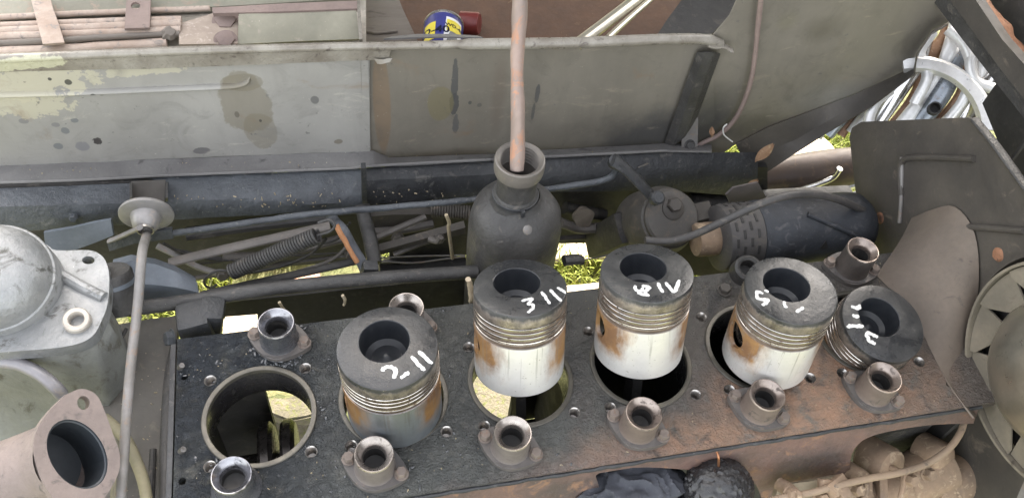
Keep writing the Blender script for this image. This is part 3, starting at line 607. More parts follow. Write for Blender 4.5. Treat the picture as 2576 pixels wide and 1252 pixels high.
for u, v in ((185, 546), (310, 537)):
    mb = MB(); mb.hexbolt(PY(u, v, .334), .005, .006, axis=(0, -1, .3)); obj('bolt', mb, BLUEGREASE, rail)
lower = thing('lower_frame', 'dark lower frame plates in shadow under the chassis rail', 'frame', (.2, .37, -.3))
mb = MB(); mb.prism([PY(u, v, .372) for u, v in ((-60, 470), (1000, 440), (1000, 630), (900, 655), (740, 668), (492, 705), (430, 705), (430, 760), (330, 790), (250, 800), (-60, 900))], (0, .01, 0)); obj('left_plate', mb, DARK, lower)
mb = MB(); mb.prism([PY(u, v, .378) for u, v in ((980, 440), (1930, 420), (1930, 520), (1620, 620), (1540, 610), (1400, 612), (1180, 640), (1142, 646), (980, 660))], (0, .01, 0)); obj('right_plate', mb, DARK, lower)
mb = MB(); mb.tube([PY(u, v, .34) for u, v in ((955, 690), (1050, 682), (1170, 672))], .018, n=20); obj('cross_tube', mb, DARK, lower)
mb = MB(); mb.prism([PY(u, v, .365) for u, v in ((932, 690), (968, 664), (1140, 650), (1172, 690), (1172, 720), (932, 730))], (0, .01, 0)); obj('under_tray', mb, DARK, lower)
mb = MB(); mb.prism([PY(u, v, .30) for u, v in ((430, 632), (560, 655), (560, 690), (430, 670))], (0, .006, 0)); obj('step_plate', mb, GREASE2, lower)
mb = MB(); mb.prism([PY(u, v, .33) for u, v in ((925, 545), (985, 540), (1115, 538), (1115, 575), (1000, 585), (980, 605), (950, 600))], (0, .012, 0)); obj('bracket_plate', mb, BROWN, lower)
mb = MB(); mb.prism([PY(u, v, .27) for u, v in ((940, 635), (1170, 572), (1172, 588), (1000, 625), (945, 640))], (0, .012, 0)); obj('lower_arm', mb, BROWN, lower)
mb = MB(); mb.lathe([(0, 0), (.013, 0), (.016, .004), (.016, .012), (0, .014)], PY(1463, 540, .345), axis=(0, -1, .5), n=24, wob=.1); mb.jitter(.002, 80); obj('rubber_stop', mb, grime('caked_mud', (.17, .145, .115), (.12, .1, .08), s=40, rough=(.8, .9), bs=.5), lower)
mb = MB(); mb.tube([PY(u, v, .365) for u, v in ((1420, 522), (1470, 532), (1520, 540))], .010, n=12); obj('cross_pin', mb, DARK, lower)
for pts, y, r in (([(940, 650), (1040, 644), (1170, 642)], .30, .0012), ([(940, 655), (1035, 661), (1110, 652), (1170, 645)], .29, .0012), ([(490, 665), (640, 650), (790, 640), (900, 634)], .30, .0014), ([(410, 612), (470, 640), (560, 655), (650, 650)], .29, .002), ([(820, 600), (780, 640), (700, 672), (600, 690)], .26, .0022), ([(880, 560), (850, 600), (800, 615)], .3, .0018)):
    mb = MB(); mb.tube([PY(u, v, y) for u, v in pts], r, n=8); obj('wire', mb, GREYROD if r < .0013 else DARK, lower)
CLT = grime('brown_grey_linkage', (.12, .108, .098), (.075, .068, .063), (.17, .14, .115), s=24, t3=.6, rough=(.45, .7), bs=.2)
for pts, r, m in (([(395, 618, .3), (440, 640, .29), (500, 672, .28), (560, 690, .27)], .0045, GREYROD), ([(480, 700, .31), (640, 672, .31), (800, 652, .31), (905, 640, .31)], .0032, CLT), ([(560, 648, .31), (700, 640, .315), (860, 600, .32)], .0075, CLT), ([(940, 600, .3), (1010, 570, .31), (1070, 545, .32)], .005, CLT), ([(990, 640, .27), (1060, 612, .28), (1120, 596, .29)], .004, CLT), ([(935, 580, .33), (1010, 575, .33), (1090, 560, .33)], .009, CLT), ([(1080, 600, .27), (1100, 606, .262), (1108, 596, .262)], .005, CLT), ([(470, 590, .335), (640, 566, .335), (830, 545, .335)], .011, DARK), ([(600, 715, .24), (720, 690, .25), (830, 655, .25), (880, 612, .26)], .0026, CLT), ([(1410, 560, .33), (1460, 575, .33), (1530, 570, .33)], .009, CLT), ([(1405, 600, .35), (1470, 596, .35), (1540, 600, .35)], .005, CLT), ([(1418, 655, .16), (1450, 652, .162), (1462, 654, .163)], .0075, GREASE2), ([(1462, 654, .163), (1500, 648, .168), (1530, 640, .17)], .001, DARK)):
    mb = MB(); mb.tube([PY(*p) for p in pts], r, n=10, flat=.8); obj('linkage', mb, m, lower)
for (u, v, y, r) in ((1105, 598, .268, .006), (880, 640, .29, .006), (560, 690, .268, .007), (1000, 600, .315, .008)):
    mb = MB(); mb.hexbolt(PY(u, v, y), r, .008, axis=(0, -1, .4)); obj('bolt', mb, CLT, lower)
# ================================================================== rods, bar, springs
def simple(name, mb, mat, label, cat, group=None): return tag(obj(name, mb, mat), label, cat, group)
mb = MB(); mb.tube([PY(u, v, .17) for u, v in ((235, 786), (300, 780), (500, 754), (700, 724), (950, 700), (1200, 683))], .0088, n=20); simple('steel_bar', mb, GREASE2, 'thick long black bar running from the aluminium housing to the filler neck', 'bar')
mb = MB(); mb.tube([PY(u, v, .29) for u, v in ((430, 588), (500, 578), (640, 558), (800, 537), (1000, 520), (1180, 503), (1300, 487), (1420, 470), (1500, 458), (1535, 446), (1548, 428), (1545, 410))], .0046, n=14); mb.jitter(.0009, 120)
rd = thing('link_rod', 'long greasy thin rod bent upward at its right end, below the rail', 'rod', PY(900, 530, .29)); obj('rod', mb, BLUEGREASE, rd)
mb = MB(); mb.loft([[PY(268, 608, .29), PY(330, 588, .288), PY(432, 577, .288)], [PY(275, 632, .286), PY(340, 612, .284), PY(436, 600, .284)]], .006); obj('rod_fork', mb, BLUEGREASE, rd)
mb = MB(); mb.lathe([(0, -.006), (.008, -.006), (.009, -.004), (.009, .006), (0, .008)], PY(1545, 408, .29), axis=(0, -.4, 1), n=20); obj('rod_eye', mb, GREASE, rd)
def helix(a, b, r, turns, wr):
    ax = (b - a); L = ax.length; F = frame(ax); n = 14; pts = []
    for i in range(int(turns * n) + 1):
        t = i / (turns * n); an = 2 * PI * turns * t; pts.append(a + F @ Vector((r * math.cos(an), r * math.sin(an), L * t)))
    return pts
sp = thing('coil_spring', 'grey coil spring with hooked ends slanting above the sunlit grass', 'spring', PY(690, 640, .22), 'coil springs under the rail')
a, b = PY(582, 684, .22), PY(798, 592, .22); mb = MB(); mb.tube(helix(a, b, .0092, 32, .0016), .00172, n=7, sub=1); obj('coil', mb, GREASE2, sp)
mb = MB(); mb.tube([a, PY(548, 680, .22), PY(518, 698, .22), PY(515, 716, .22), PY(530, 724, .22), PY(545, 716, .22)], .0017, n=8); obj('hook', mb, GREASE2, sp)
mb = MB(); mb.tube([b, PY(830, 582, .222), PY(842, 566, .225), PY(828, 553, .23), PY(800, 560, .232)], .0017, n=8); obj('hook', mb, GREASE2, sp)
a, b = PY(1085, 527, .335), PY(1185, 536, .32); mb = MB(); mb.tube(helix(a, b, .0095, 15, .0016), .0018, n=7, sub=1)
simple('coil_spring', mb, BROWN, 'brownish coil spring half hidden left of the black filler neck', 'spring', 'coil springs under the rail')
mb = MB(); mb.tube([PY(u, v, y) for u, v, y in ((425, 661, .25), (560, 628, .255), (700, 597, .26), (830, 568, .265))], .0072, n=12, flat=.5); simple('flat_link', mb, CLT, 'flat grey link arm slanting above the hooked coil spring', 'arm')
mb = MB(); mb.tube([PY(u, v, y) for u, v, y in ((505, 742, .2), (640, 712, .21), (790, 680, .22), (900, 655, .23))], .0058, n=12, flat=.6); simple('flat_link', mb, DARK, 'dark thin arm crossing in front of the sunlit grass strip', 'arm')
mb = MB(); mb.tube([PY(912, 515, .312), PY(916, 545, .30), PY(930, 600, .27), PY(942, 662, .235)], .0098, n=14, flat=.8); simple('strut', mb, GREASE2, 'thick black upright strut below the rail joint', 'strut')
st = thing('strut', 'thin slanting strut with orange rust along its left edge', 'strut', PY(885, 610, .21))
mb = MB(); mb.tube([PY(826, 532, .312), PY(842, 556, .297)] + [PY(u, v, .255 - .0004 * (v - 575)) for u, v in ((860, 575), (885, 620), (912, 665), (920, 690))], .0072, n=12, flat=.6); obj('strut_bar', mb, grime('flaking_blue_strut', (.11, .12, .14), (.07, .075, .085), s=30, rough=(.4, .6), bs=.2), st)
mb = MB(); mb.tube([PY(u, v, .244 - .0004 * (v - 575)) for u, v in ((845, 566), (862, 596), (884, 636), (898, 660))], .0036, n=8); mb.jitter(.0012, 110); obj('rusty_edge', mb, grime('orange_rust', (.40, .19, .085), (.30, .14, .065), s=40, rough=(.7, .9), bs=.3), st)
mb = MB(); mb.box(PY(928, 683, .205), (.02, .016, .03), Euler((0, .2, 0)).to_matrix(), .003); obj('clevis', mb, GREASE, st)
mb = MB(); mb.tube([PY(u, v, .25) for u, v in ((1122, 540), (1130, 562), (1128, 575), (1138, 650))], .0024, n=8); simple('straw', mb, STRAW, 'dry straw stalk hanging just left of the filler neck', 'straw')
for lab, pts, y in (('short pale splinter of straw lying behind the first rear tube', [(703, 760), (710, 772), (714, 780)], .14), ('forked straw bit caught on the black bar behind the piston marked 2 II', [(862, 742), (868, 756), (866, 766)], .14)):
    mb = MB(); mb.tube([PY(u, v, y) for u, v in pts], .0018, n=7); mb.jitter(.0012, 150); simple('straw', mb, STRAW, lab, 'straw')
mb = MB(); mb.tube([PY(u, v, .12) for u, v in ((1178, 702), (1184, 730), (1186, 758))], .0035, n=8); mb.jitter(.0012, 150); simple('wood_splinter', mb, PALEWOOD, 'pale splinter standing against the left of the piston marked 3 III', 'splinter')
# blue grey mount between housing and bar
mb = MB(); mb.prism([PY(u, v, .215) for u, v in ((545, 762), (648, 752), (1000, 715), (1200, 690), (1200, 850), (740, 900), (648, 840), (648, 790), (545, 798))], (0, .008, 0)); simple('gap_shade_sheet', mb, DARK, 'dark sheet standing in for the shade between the black bar and the rear of the block', 'plate')  # dark sheet put in to paint the shaded gap and hide the ground
mt = thing('engine_mount', 'blue grey pressed mount with a round rubber behind the upright rod', 'mount', PY(380, 740, .2))
mb = MB(); mb.loft([[PY(u, v, .24) for u, v in ((285, 652), (330, 640), (390, 650), (440, 668), (490, 696))], [PY(u, v, .215) for u, v in ((282, 668), (330, 655), (390, 664), (440, 682), (496, 712))], [PY(u, v, .195) for u, v in ((285, 720), (330, 712), (390, 716), (440, 722), (500, 735))], [PY(u, v, .192) for u, v in ((285, 770), (330, 764), (390, 760), (440, 752), (500, 745))]], .004, sub=6); obj('cover', mb, BLUEGREY, mt)
mb = MB(); mb.lathe([(0, .05), (.021, .05), (.0235, .046), (.0235, .0), (0, 0)], PY(300, 775, .165), axis=(0, .5, 1), n=32); obj('round_rubber', mb, GREASE2, mt)
mb = MB(); mb.lathe([(.0238, .034), (.0248, .034), (.0248, .039), (.0238, .039)], PY(300, 775, .165), axis=(0, .5, 1), n=32); obj('ring', mb, BLUEGREY, mt)
mb = MB(); mb.loft([[PY(u, v, .31) for u, v in ((110, 585), (180, 574), (235, 560), (278, 552))], [PY(u, v, .30) for u, v in ((115, 630), (180, 632), (240, 610), (285, 592))]], .005, sub=4); simple('curved_bracket', mb, BLUEGREY, 'dull blue curved bracket below the rail right of the aluminium dome', 'bracket')
# upright rod with the round disc
dr = thing('disc_rod', 'tall grey rod hanging from a round flanged disc near the left', 'rod', PY(365, 560, .27))
C = PY(368, 541, .29); ax = Vector((-.03, -1, -.06))
mb = MB(); mb.lathe([(0, -.004), (.0315, -.004), (.0325, -.002), (.0322, .0005), (.030, .0015), (.019, .003), (.0178, .006), (.0175, .008), (.0155, .016), (.011, .021), (.0095, .0215), (.0085, .018), (0, .018)], C, axis=ax, n=48); obj('disc', mb, grime('dull_grey_disc', (.30, .29, .285), (.23, .22, .215), (.34, .3, .27), s=25, rough=(.4, .6), metal=.45, bs=.12), dr)
mb = MB(); mb.lathe([(.009, .019), (.0105, .019), (.0105, .024), (.009, .024), (.009, .019)], C, axis=ax, n=28); obj('collar', mb, STEEL, dr)
e = PZ(303, 1262, -.01)
mb = MB(); mb.tube([C + ax.normalized() * .014, C + ax.normalized() * .026 + Vector((0, 0, -.006)), PY(357, 640, .19), PY(346, 770, .135), PZ(325, 960, .02), e], .0054, n=16); obj('rod', mb, GREYROD, dr)
mb = MB(); mb.tube([PY(352, 572, .262), PY(335, 580, .275), PY(300, 596, .288), PY(275, 606, .292)], .005, n=10, flat=.6); obj('side_arm', mb, GREYROD, dr)
# end plate left of the block, lumps, cables
pl = thing('end_plate', 'brownish grey cast plate between the upright rod and the block', 'plate', PZ(380, 1000, -.06))
mb = MB(); mb.loft([[PZ(u, v, -.05) for u, v in ((200, 830), (300, 815), (380, 800), (448, 795))], [PZ(u, v, -.062) for u, v in ((230, 960), (310, 955), (380, 950), (440, 948))], [PZ(u, v, -.07) for u, v in ((230, 1100), (310, 1098), (380, 1095), (445, 1092))], [PZ(u, v, -.075) for u, v in ((230, 1290), (310, 1290), (380, 1290), (450, 1290))]], .01, sub=8); mb.jitter(.0022, 16); obj('plate', mb, grime('brown_grey_casting', (.135, .125, .11), (.095, .088, .08), (.18, .16, .13), s=10, t3=.6, rough=(.5, .75), bscale=110, bs=.45, speck=(.35, .3, .22), sp=.73), pl)
mb = MB(); mb.tube([PZ(u, v, -.04) for u, v in ((446, 860), (428, 960), (420, 1100), (416, 1290))], .0075, n=12); obj('rib', mb, GREASE2, pl)
mb = MB(); mb.tube([PZ(u, v, -.062) for u, v in ((385, 1130), (382, 1200), (378, 1290))], .004, n=10); obj('rib', mb, GREASE2, pl)
lug = thing('casting_lug', 'black rounded casting lug behind the left corner of the block', 'lug', PZ(500, 815, -.03))
mb = MB(); mb.box(PZ(492, 815, -.025), (.038, .04, .05), Euler((0, 0, .1)).to_matrix(), .008); mb.box(PZ(530, 805, -.03), (.03, .034, .06), Euler((0, .25, -.1)).to_matrix(), .009); mb.jitter(.002, 40); obj('lug_body', mb, GREASE, lug)
mb = MB(); mb.hexbolt(PZ(433, 850, -.03), .009, .008, axis=(-1, -.3, .5)); obj('bolt', mb, BLUEGREASE, lug)
for lab, pts, z, r, m in (('pale yellowish hose curling down right of the exhaust flange', [(262, 1050), (290, 1075), (320, 1110), (345, 1165), (362, 1215), (372, 1275)], -.03, .0062, grime('dusty_olive_hose', (.26, .235, .15), (.19, .175, .12), s=20, rough=(.6, .8), bs=.15)), ('short dusty hose end beside the lower right of the exhaust flange', [(300, 1080), (302, 1150), (296, 1210), (290, 1275)], -.05, .0062, grime('dusty_olive_hose_b', (.22, .20, .14), (.16, .15, .11), s=20, rough=(.6, .8), bs=.15))):
    mb = MB(); mb.tube([PZ(u, v, z) for u, v in pts], r, n=14); simple('hose', mb, m, lab, 'hose')
mb = MB(); mb.tube([PZ(u, v, -.02) for u, v in ((262, 862), (285, 862), (305, 850), (318, 826))], .0022, n=8); simple('cable', mb, DARK, 'thin black cable looping behind the upright rod', 'cable')
# ================================================================== aluminium housing at the left
hs = thing('aluminium_housing', 'weathered pale aluminium housing with a domed top at the left edge', 'housing', PZ(100, 760, .03))
zc = .085; C = PZ(-14, 700, zc); ax = Vector((.05, -.32, 1))
mb = MB(); mb.lathe([(.0605, -.035), (.0605, .0), (.0595, .002), (.0575, .0025), (.0570, .006), (.054, .018), (.047, .028), (.034, .036), (.016, .040), (0, .041)], C, axis=ax, n=64); mb.jitter(.0006, 40); obj('dome', mb, ALU, hs)
def circ_px(u, v, ru, rv, z, n=24): return [PZ(u + ru * math.cos(2*PI*k/n), v + rv * math.sin(2*PI*k/n), z) for k in range(n)]
zf = .055
mb = MB(); mb.prism([PZ(u, v, zf) for u, v in smooth_px([(-80, 600), (100, 612), (140, 629), (222, 629), (252, 640), (268, 662), (275, 700), (271, 760), (258, 800), (232, 845), (180, 868), (80, 880), (-80, 890)])], (0, 0, -.016), [circ_px(222, 654, 16, 10, zf)]); obj('flange', mb, ALU, hs)
mb = MB(); mb.tube([PZ(118, 676, zf + .004), PZ(160, 694, zf + .003), PZ(210, 722, zf + .002), PZ(262, 748, zf)], .0065, n=10); obj('rib', mb, ALU, hs)
mb = MB(); mb.lathe([(.0075, -.005), (.0075, .006), (.0085, .0075), (.0125, .0075), (.0138, .006), (.0145, -.004)], PZ(195, 808, zf + .002), axis=(.1, -.2, 1), n=32); mb.lathe([(0, -.004), (.0078, -.004), (.0078, -.002)], PZ(195, 808, zf + .002), axis=(.1, -.2, 1), n=24); obj('boss', mb, grime('boss_metal', (.50, .47, .42), (.40, .36, .32), (.42, .28, .18), s=50, t3=.62, rough=(.4, .6), metal=.4, bs=.2), hs)
mb = MB(); mb.loft([[PZ(u, v, zf - .008) for u, v in ((-80, 888), (80, 878), (180, 866), (232, 843), (260, 798), (271, 745))], [PZ(u, v, .03) for u, v in ((-80, 905), (60, 905), (170, 905), (245, 880), (285, 830), (276, 775))], [PZ(u, v, -.01) for u, v in ((-80, 930), (60, 945), (170, 960), (260, 945), (318, 885), (300, 815))], [PZ(u, v, -.05) for u, v in ((-80, 960), (60, 990), (170, 1010), (275, 1005), (334, 935), (318, 860))], [PZ(u, v, -.10) for u, v in ((-80, 1060), (60, 1080), (170, 1070), (262, 1052), (318, 1000), (318, 900))], [PZ(u, v, -.16) for u, v in ((-80, 1180), (60, 1180), (150, 1140), (250, 1100), (300, 1040), (310, 940))]], .005, sub=6); mb.jitter(.002, 18); obj('body', mb, grime('stained_casting', (.25, .255, .245), (.17, .175, .165), (.11, .105, .088), s=9, t3=.55, rough=(.45, .72), metal=.2, bscale=120, bs=.7), hs, ang=85)
mb = MB(); mb.tube([PZ(u, v, z) for u, v, z in ((-60, 900, .03), (0, 908, .032), (50, 916, .032), (100, 940, .028), (138, 972, .018), (156, 992, .008))], .0072, n=16); simple('pipe', mb, grime('lavender_grey_pipe', (.27, .265, .275), (.21, .2, .21), (.3, .27, .24), s=20, rough=(.35, .55), metal=.3, bs=.1), 'grey curved pipe against the lower left of the aluminium housing', 'pipe')
# exhaust elbow with its open flange
n_ex = Vector((.55, -.28, .79)).normalized(); p_ex = PZ(195, 1140, .055)
def PN(u, v): d = ray(u, v); return CAM + d * ((p_ex - CAM).dot(n_ex) / d.dot(n_ex))
EXM = grime('dry_grey_rust', (.225, .182, .165), (.165, .135, .125), (.12, .105, .098), s=14, t3=.57, rough=(.6, .85), bscale=200, bs=.45, bd=.002)
ex = thing('exhaust_elbow', 'pinkish rusty exhaust elbow with an open oval flange at the lower left', 'exhaust pipe', p_ex)
hole = [PN(194 + 76 * math.cos(a) * 1 + 10 * math.sin(a), 1141 + 86 * math.sin(a) + 14 * math.cos(a)) for a in [2 * PI * k / 48 for k in range(48)]]
bh = lambda u, v, r: [PN(u + r * math.cos(2*PI*k/20), v + r * 1.1 * math.sin(2*PI*k/20)) for k in range(20)]
mb = MB(); out = smooth_path([PN(u, v) for u, v in ((165, 992), (205, 977), (242, 992), (264, 1035), (284, 1090), (300, 1135), (300, 1180), (284, 1218), (262, 1252), (240, 1285), (200, 1300), (160, 1280), (115, 1225), (92, 1170), (84, 1115), (100, 1066), (132, 1024), (165, 992))], 4)[:-1]
mb.prism(out, n_ex * -.013, [hole, bh(210, 1012, 16)]); obj('flange', mb, EXM, ex)
ce = sum(hole, Vector()) / 48
inn = [[ce + (p - ce) * s_ - n_ex * d for p in hole] for s_, d in ((1.0, .0), (.985, .003), (.94, .004), (.93, .03), (.93, .07))]
mb = MB(); mb.loft([r_ + [r_[0]] for r_ in inn]); vs = [mb.bm.verts.new(p) for p in inn[-1]]; mb.bm.faces.new(vs)
obj('bore', mb, grime('dark_blue_soot', (.035, .042, .050), (.025, .029, .034), s=10, rough=(.4, .6), bs=.05), ex)
mb = MB(); mb.lathe([(.0305, 0), (.0315, -.0012), (.0325, -.0004), (.0335, -.003)], ce - n_ex * .0005, axis=n_ex, n=40); mb.bm.free()
q = [PN(95, 1180) - n_ex * .02, PN(20, 1200) - n_ex * .05, PN(-120, 1235) - n_ex * .06]
mb = MB(); mb.tube([ce - n_ex * .010, ce - n_ex * .045 + Vector((-.012, -.002, 0)), ce - n_ex * .07 + Vector((-.05, -.012, 0)), ce - n_ex * .075 + Vector((-.12, -.03, .0)), ce - n_ex * .075 + Vector((-.25, -.06, .0))], .040, n=32, caps=False); obj('pipe', mb, EXM, ex)
# ================================================================== black filler neck and the rusty copper pipe
fx = PY(1292, 600, .2); fn = thing('filler_neck', 'black bottle shaped cast filler housing with a threaded open mouth', 'housing', (fx.x, .2, -.15))
O = Vector((fx.x - .001, .2, 0)); ax = (0, .01, 1)
mb = MB(); mb.lathe([(.057, -.17), (.058, -.10), (.0585, .0), (.0587, .026), (.0578, .042), (.0545, .056), (.0485, .066), (.040, .0735), (.032, .0785), (.0275, .083), (.0255, .088)], O, axis=ax, n=64, wob=.006); mb.jitter(.0009, 45); obj('body', mb, GREASE2, fn)
T_ = PY(1302, 402, .2); O2 = Vector((T_.x * .6 + O.x * .4, .2, T_.z - .146)); 
mb = MB(); mb.lathe([(.0310, .070), (.0280, .077), (.0265, .081), (.0272, .086), (.0266, .088), (.0244, .0905), (.0238, .100), (.0243, .112), (.0262, .120), (.0286, .126)], O2, axis=ax, n=48); obj('neck', mb, GREASE2, fn)
pr = [(.0286, .126), (.0295, .130), (.0299, .140), (.0292, .1452), (.0276, .1462), (.0248, .1450)]
for j in range(6): pr += [(.0226, .1430 - j * .0048), (.0250, .1420 - j * .0048), (.0250, .1396 - j * .0048)]
mb = MB(); mb.lathe(pr + [(.0226, .112), (.022, .06), (0, .06)], O2, axis=ax, n=48); obj('mouth_ring', mb, grime('brown_worn_cast', (.16, .145, .13), (.11, .10, .09), (.22, .18, .14), s=25, t3=.6, rough=(.35, .6), metal=.2, bs=.2), fn)
mb = MB(); mb.lathe([(.0270, .0815), (.0283, .082), (.0283, .0865), (.0270, .087)], O2, axis=ax, n=40); mb.box(O2 + Vector((.003, -.029, .083)), (.005, .006, .010), bev=.001); obj('clamp', mb, GREASE, fn)
mb = MB(); mb.lathe([(0, 0), (.006, 0), (.0055, .002), (.003, .0028), (0, .003)], PY(1326, 578, .145), axis=(.3, -.7, .6), n=20); obj('casting_dimple', mb, GREYROD, fn)
pp = [PY(u, v, y) for u, v, y in ((1300, 428, .19), (1302, 360, .207), (1302, 270, .228), (1300, 190, .25), (1302, 120, .27), (1306, 60, .285), (1309, -30, .305))]
mb = MB(); mb.tube(pp, lambda t: .0079 + .0005 * math.sin(t * 9) + .0003 * math.sin(t * 23), n=18, sub=8); mb.jitter(.0006, 38)
simple('copper_pipe', mb, grime('oxidised_copper_pipe', (.30, .225, .195), (.21, .175, .16), (.40, .215, .14), s=18, t3=.54, rough=(.45, .7), metal=.25, bscale=140, bs=.35, stretch=(1, 1, .4)), 'dull pinkish copper pipe standing in the mouth of the black filler neck', 'pipe')
#--PART3

# ================================================================== radiator shroud and fan at the right
XS = .872
sh = thing('radiator_shroud', 'dusty dark brown shroud sheet with pressed ribs at the right end of the engine', 'shroud', (XS, .1, -.2))
mb = MB(); mb.prism([PX(u, v, XS) for u, v in ((2136, 345), (2142, 322), (2165, 307), (2430, 296), (2458, 302), (2490, 340), (2600, 490), (2640, 700), (2640, 1300), (2300, 1300), (2290, 1000), (2215, 760), (2192, 650), (2165, 580), (2150, 470))], (.003, 0, 0)); obj('sheet', mb, BROWN, sh)
TANSH = grime('dusty_tan_sheet', (.175, .14, .112), (.105, .088, .075), (.08, .07, .063), s=6, t3=.62, rough=(.6, .8), bscale=160, bs=.2)
up_ = smooth_path([PX(u, v, XS - .003) for u, v in ((2292, 548), (2340, 528), (2400, 520), (2450, 585), (2462, 700), (2448, 820), (2440, 930), (2450, 1040))], 4)
lw_ = smooth_path([PZ(u, v, .001) for u, v in ((2203, 692), (2228, 716), (2262, 745), (2300, 800), (2332, 862), (2366, 930), (2400, 985), (2450, 1050))], 4)
mb = MB(); mb.loft([[a_.lerp(b_, q / 6) + Vector((.004 * math.sin(q / 6 * PI), 0, 0)) for a_, b_ in zip(up_, lw_)] for q in range(7)], .002); mb.jitter(.0004, 20); obj('gusset', mb, TANSH, sh)
for pts, m in ((((2266, 490), (2264, 430), (2270, 405), (2290, 397), (2360, 396), (2450, 400)), BROWN), (((2374, 705), (2376, 640), (2382, 590), (2400, 572), (2440, 570), (2575, 580)), BROWN), (((2268, 395), (2266, 500), (2262, 560)), GREYROD), (((2373, 600), (2374, 660), (2372, 712)), GREYROD)):
    mb = MB(); mb.tube([PX(u, v, XS - .002) for u, v in pts], .0042 if m is BROWN else .0028, n=10); obj('pressed_rib', mb, m, sh)
for u, v in ((2213, 548), (2510, 640)):
    mb = MB(); mb.lathe([(0, .003), (.007, .002), (.009, 0), (.009, -.002)], PX(u, v, XS), axis=(-1, 0, 0), n=16, wob=.2); obj('rust_patch', mb, RUST, sh)
mb = MB(); mb.tube([PX(u, v, XS - .004) for u, v in ((2450, 300), (2500, 360), (2580, 470), (2620, 520))], .006, n=10, flat=.5); obj('edge_flange', mb, GREASE2, sh)
FXC = .845; fc = Vector((FXC, -.1385, .0955)); FR = .129
fan = thing('cooling_fan', 'khaki cooling fan with dark triangular gaps and a big domed hub at the right edge', 'fan', fc)
mb = MB(); mb.lathe([(FR + .001, -.012), (FR + .0022, .0), (FR + .001, .004), (FR - .002, .0035), (FR - .001, -.012), (FR + .001, -.012)], fc, axis=(-1, 0, 0), n=96); obj('rim', mb, KHAKI, fan)
NB = 12; F = frame((-1, 0, 0))
def fp(r, a, d=0): return fc + F @ Vector((r * math.cos(a), r * math.sin(a), d))
PHI = R(164.9)
for k in range(NB):
    a0 = 2 * PI * k / NB + PHI; a1 = a0 + 2 * PI / NB; g = R(21)
    pts = [(.118, a0), (.079, a0), (.079, a1 - g), (.118, a1)] + [(FR - .003, a1 - (a1 - a0) * q / 8) for q in range(9)]
    mb = MB(); mb.prism([fp(r, a, -.002 + .004 * ((a - a0) / (a1 - a0) - .5)) for r, a in pts], (.0025, 0, 0)); obj('blade', mb, KHAKI, fan, ang=50)
mb = MB(); mb.lathe([(.085, -.014), (.086, -.002), (.085, .004), (.080, .010), (.070, .022), (.052, .034), (.03, .041), (0, .044)], fc, axis=(-1, 0, 0), n=64); obj('hub', mb, HUBM, fan)
mb = MB(); mb.lathe([(.137, -.002), (.1385, .012), (.1365, .012), (.135, -.002), (.137, -.002)], fc + Vector((.018, 0, 0)), axis=(-1, 0, 0), n=96); obj('cowl_ring', mb, BROWN, sh)
mb = MB(); mb.lathe([(0, 0), (.128, 0), (.128, .002)], fc + Vector((.020, 0, 0)), axis=(-1, 0, 0), n=64); obj('core_backing', mb, DARK, sh)
mb = MB(); mb.prism([PX(u, v, .80) for u, v in ((2540, 1290), (2600, 1150), (2600, 1290))], (.01, 0, 0)); simple('edge_strip', mb, GREYROD, 'pale metal strip in the lower right corner below the fan', 'strip')
# strut above the shroud, dark stand-in sheet beyond it
XB = .965
sb = thing('support_strut', 'grooved grey brown strut slanting down across the upper right corner', 'strut', PX(2500, 150, XB))
mb = MB(); mb.prism([PX(u, v, XB) for u, v in ((2330, -20), (2344, 0), (2389, 60), (2497, 199), (2640, 380), (2640, 330), (2510, 165), (2408, 25), (2375, -20))], (.012, 0, 0)); obj('lower_flange', mb, GREASE2, sb)
mb = MB(); mb.prism([PX(u, v, XB - .006) for u, v in ((2372, -20), (2408, 27), (2510, 167), (2640, 332), (2640, 235), (2520, 100), (2440, -20))], (.014, 0, 0)); obj('web', mb, BROWN, sb)
mb = MB(); mb.tube([PX(u, v, XB + .03) for u, v in ((2440, -40), (2475, 20), (2520, 70), (2540, 110), (2600, 170))], .012, n=12, flat=.6); mb.jitter(.002, 60)
simple('rusty_bar', mb, RUST, 'rust brown bar behind the strut in the upper right corner', 'bar')
mb = MB(); mb.prism([PX(u, v, 1.03) for u, v in ((2400, -60), (2660, -60), (2660, 480), (2560, 480), (2470, 260), (2512, 200))], (.004, 0, 0)); simple('ground_shade_sheet', mb, DARK, 'dark sheet standing in for shaded ground behind the strut at the right edge', 'plate')  # dark sheet painting the shaded ground, hides the bright grass
mb = MB(); mb.tube([PX(u, v, .93) for u, v in ((2600, 320), (2575, 360), (2545, 400))], .003, n=8); simple('cable', mb, DARK, 'thin dark cable at the right edge below the strut', 'cable')
# plated lamp, its sky and ground reflections painted as white, blue and brown strips
dl = lambda u, v, d: CAM + ray(u, v).normalized() * d
lc = dl(2345, 210, 1.50); ln = (CAM - lc).normalized(); ln = (ln + Vector((0, -.1, .35))).normalized()
def PL(u, v, h=0): d = ray(u, v); return CAM + d * ((lc - CAM).dot(ln) / d.dot(ln)) + ln * h
lamp = thing('plated_lamp', 'bright plated round lamp with fluted reflector beyond the wing edge', 'lamp', lc)
BROWNPL = grime('brown_reflection_strip', (.26, .15, .09), (.18, .10, .065), (.34, .24, .17), s=30, rough=(.4, .6), metal=.3, bs=.2)
WPL = grime('white_reflection_strip', (.80, .80, .80), (.66, .66, .67), (.40, .32, .26), s=22, t3=.66, rough=(.3, .45), metal=.35, bs=.05)
BPL = grime('blue_reflection_strip', (.30, .33, .37), (.22, .245, .28), (.20, .14, .1), s=22, t3=.6, rough=(.2, .4), metal=.5, bs=.05)
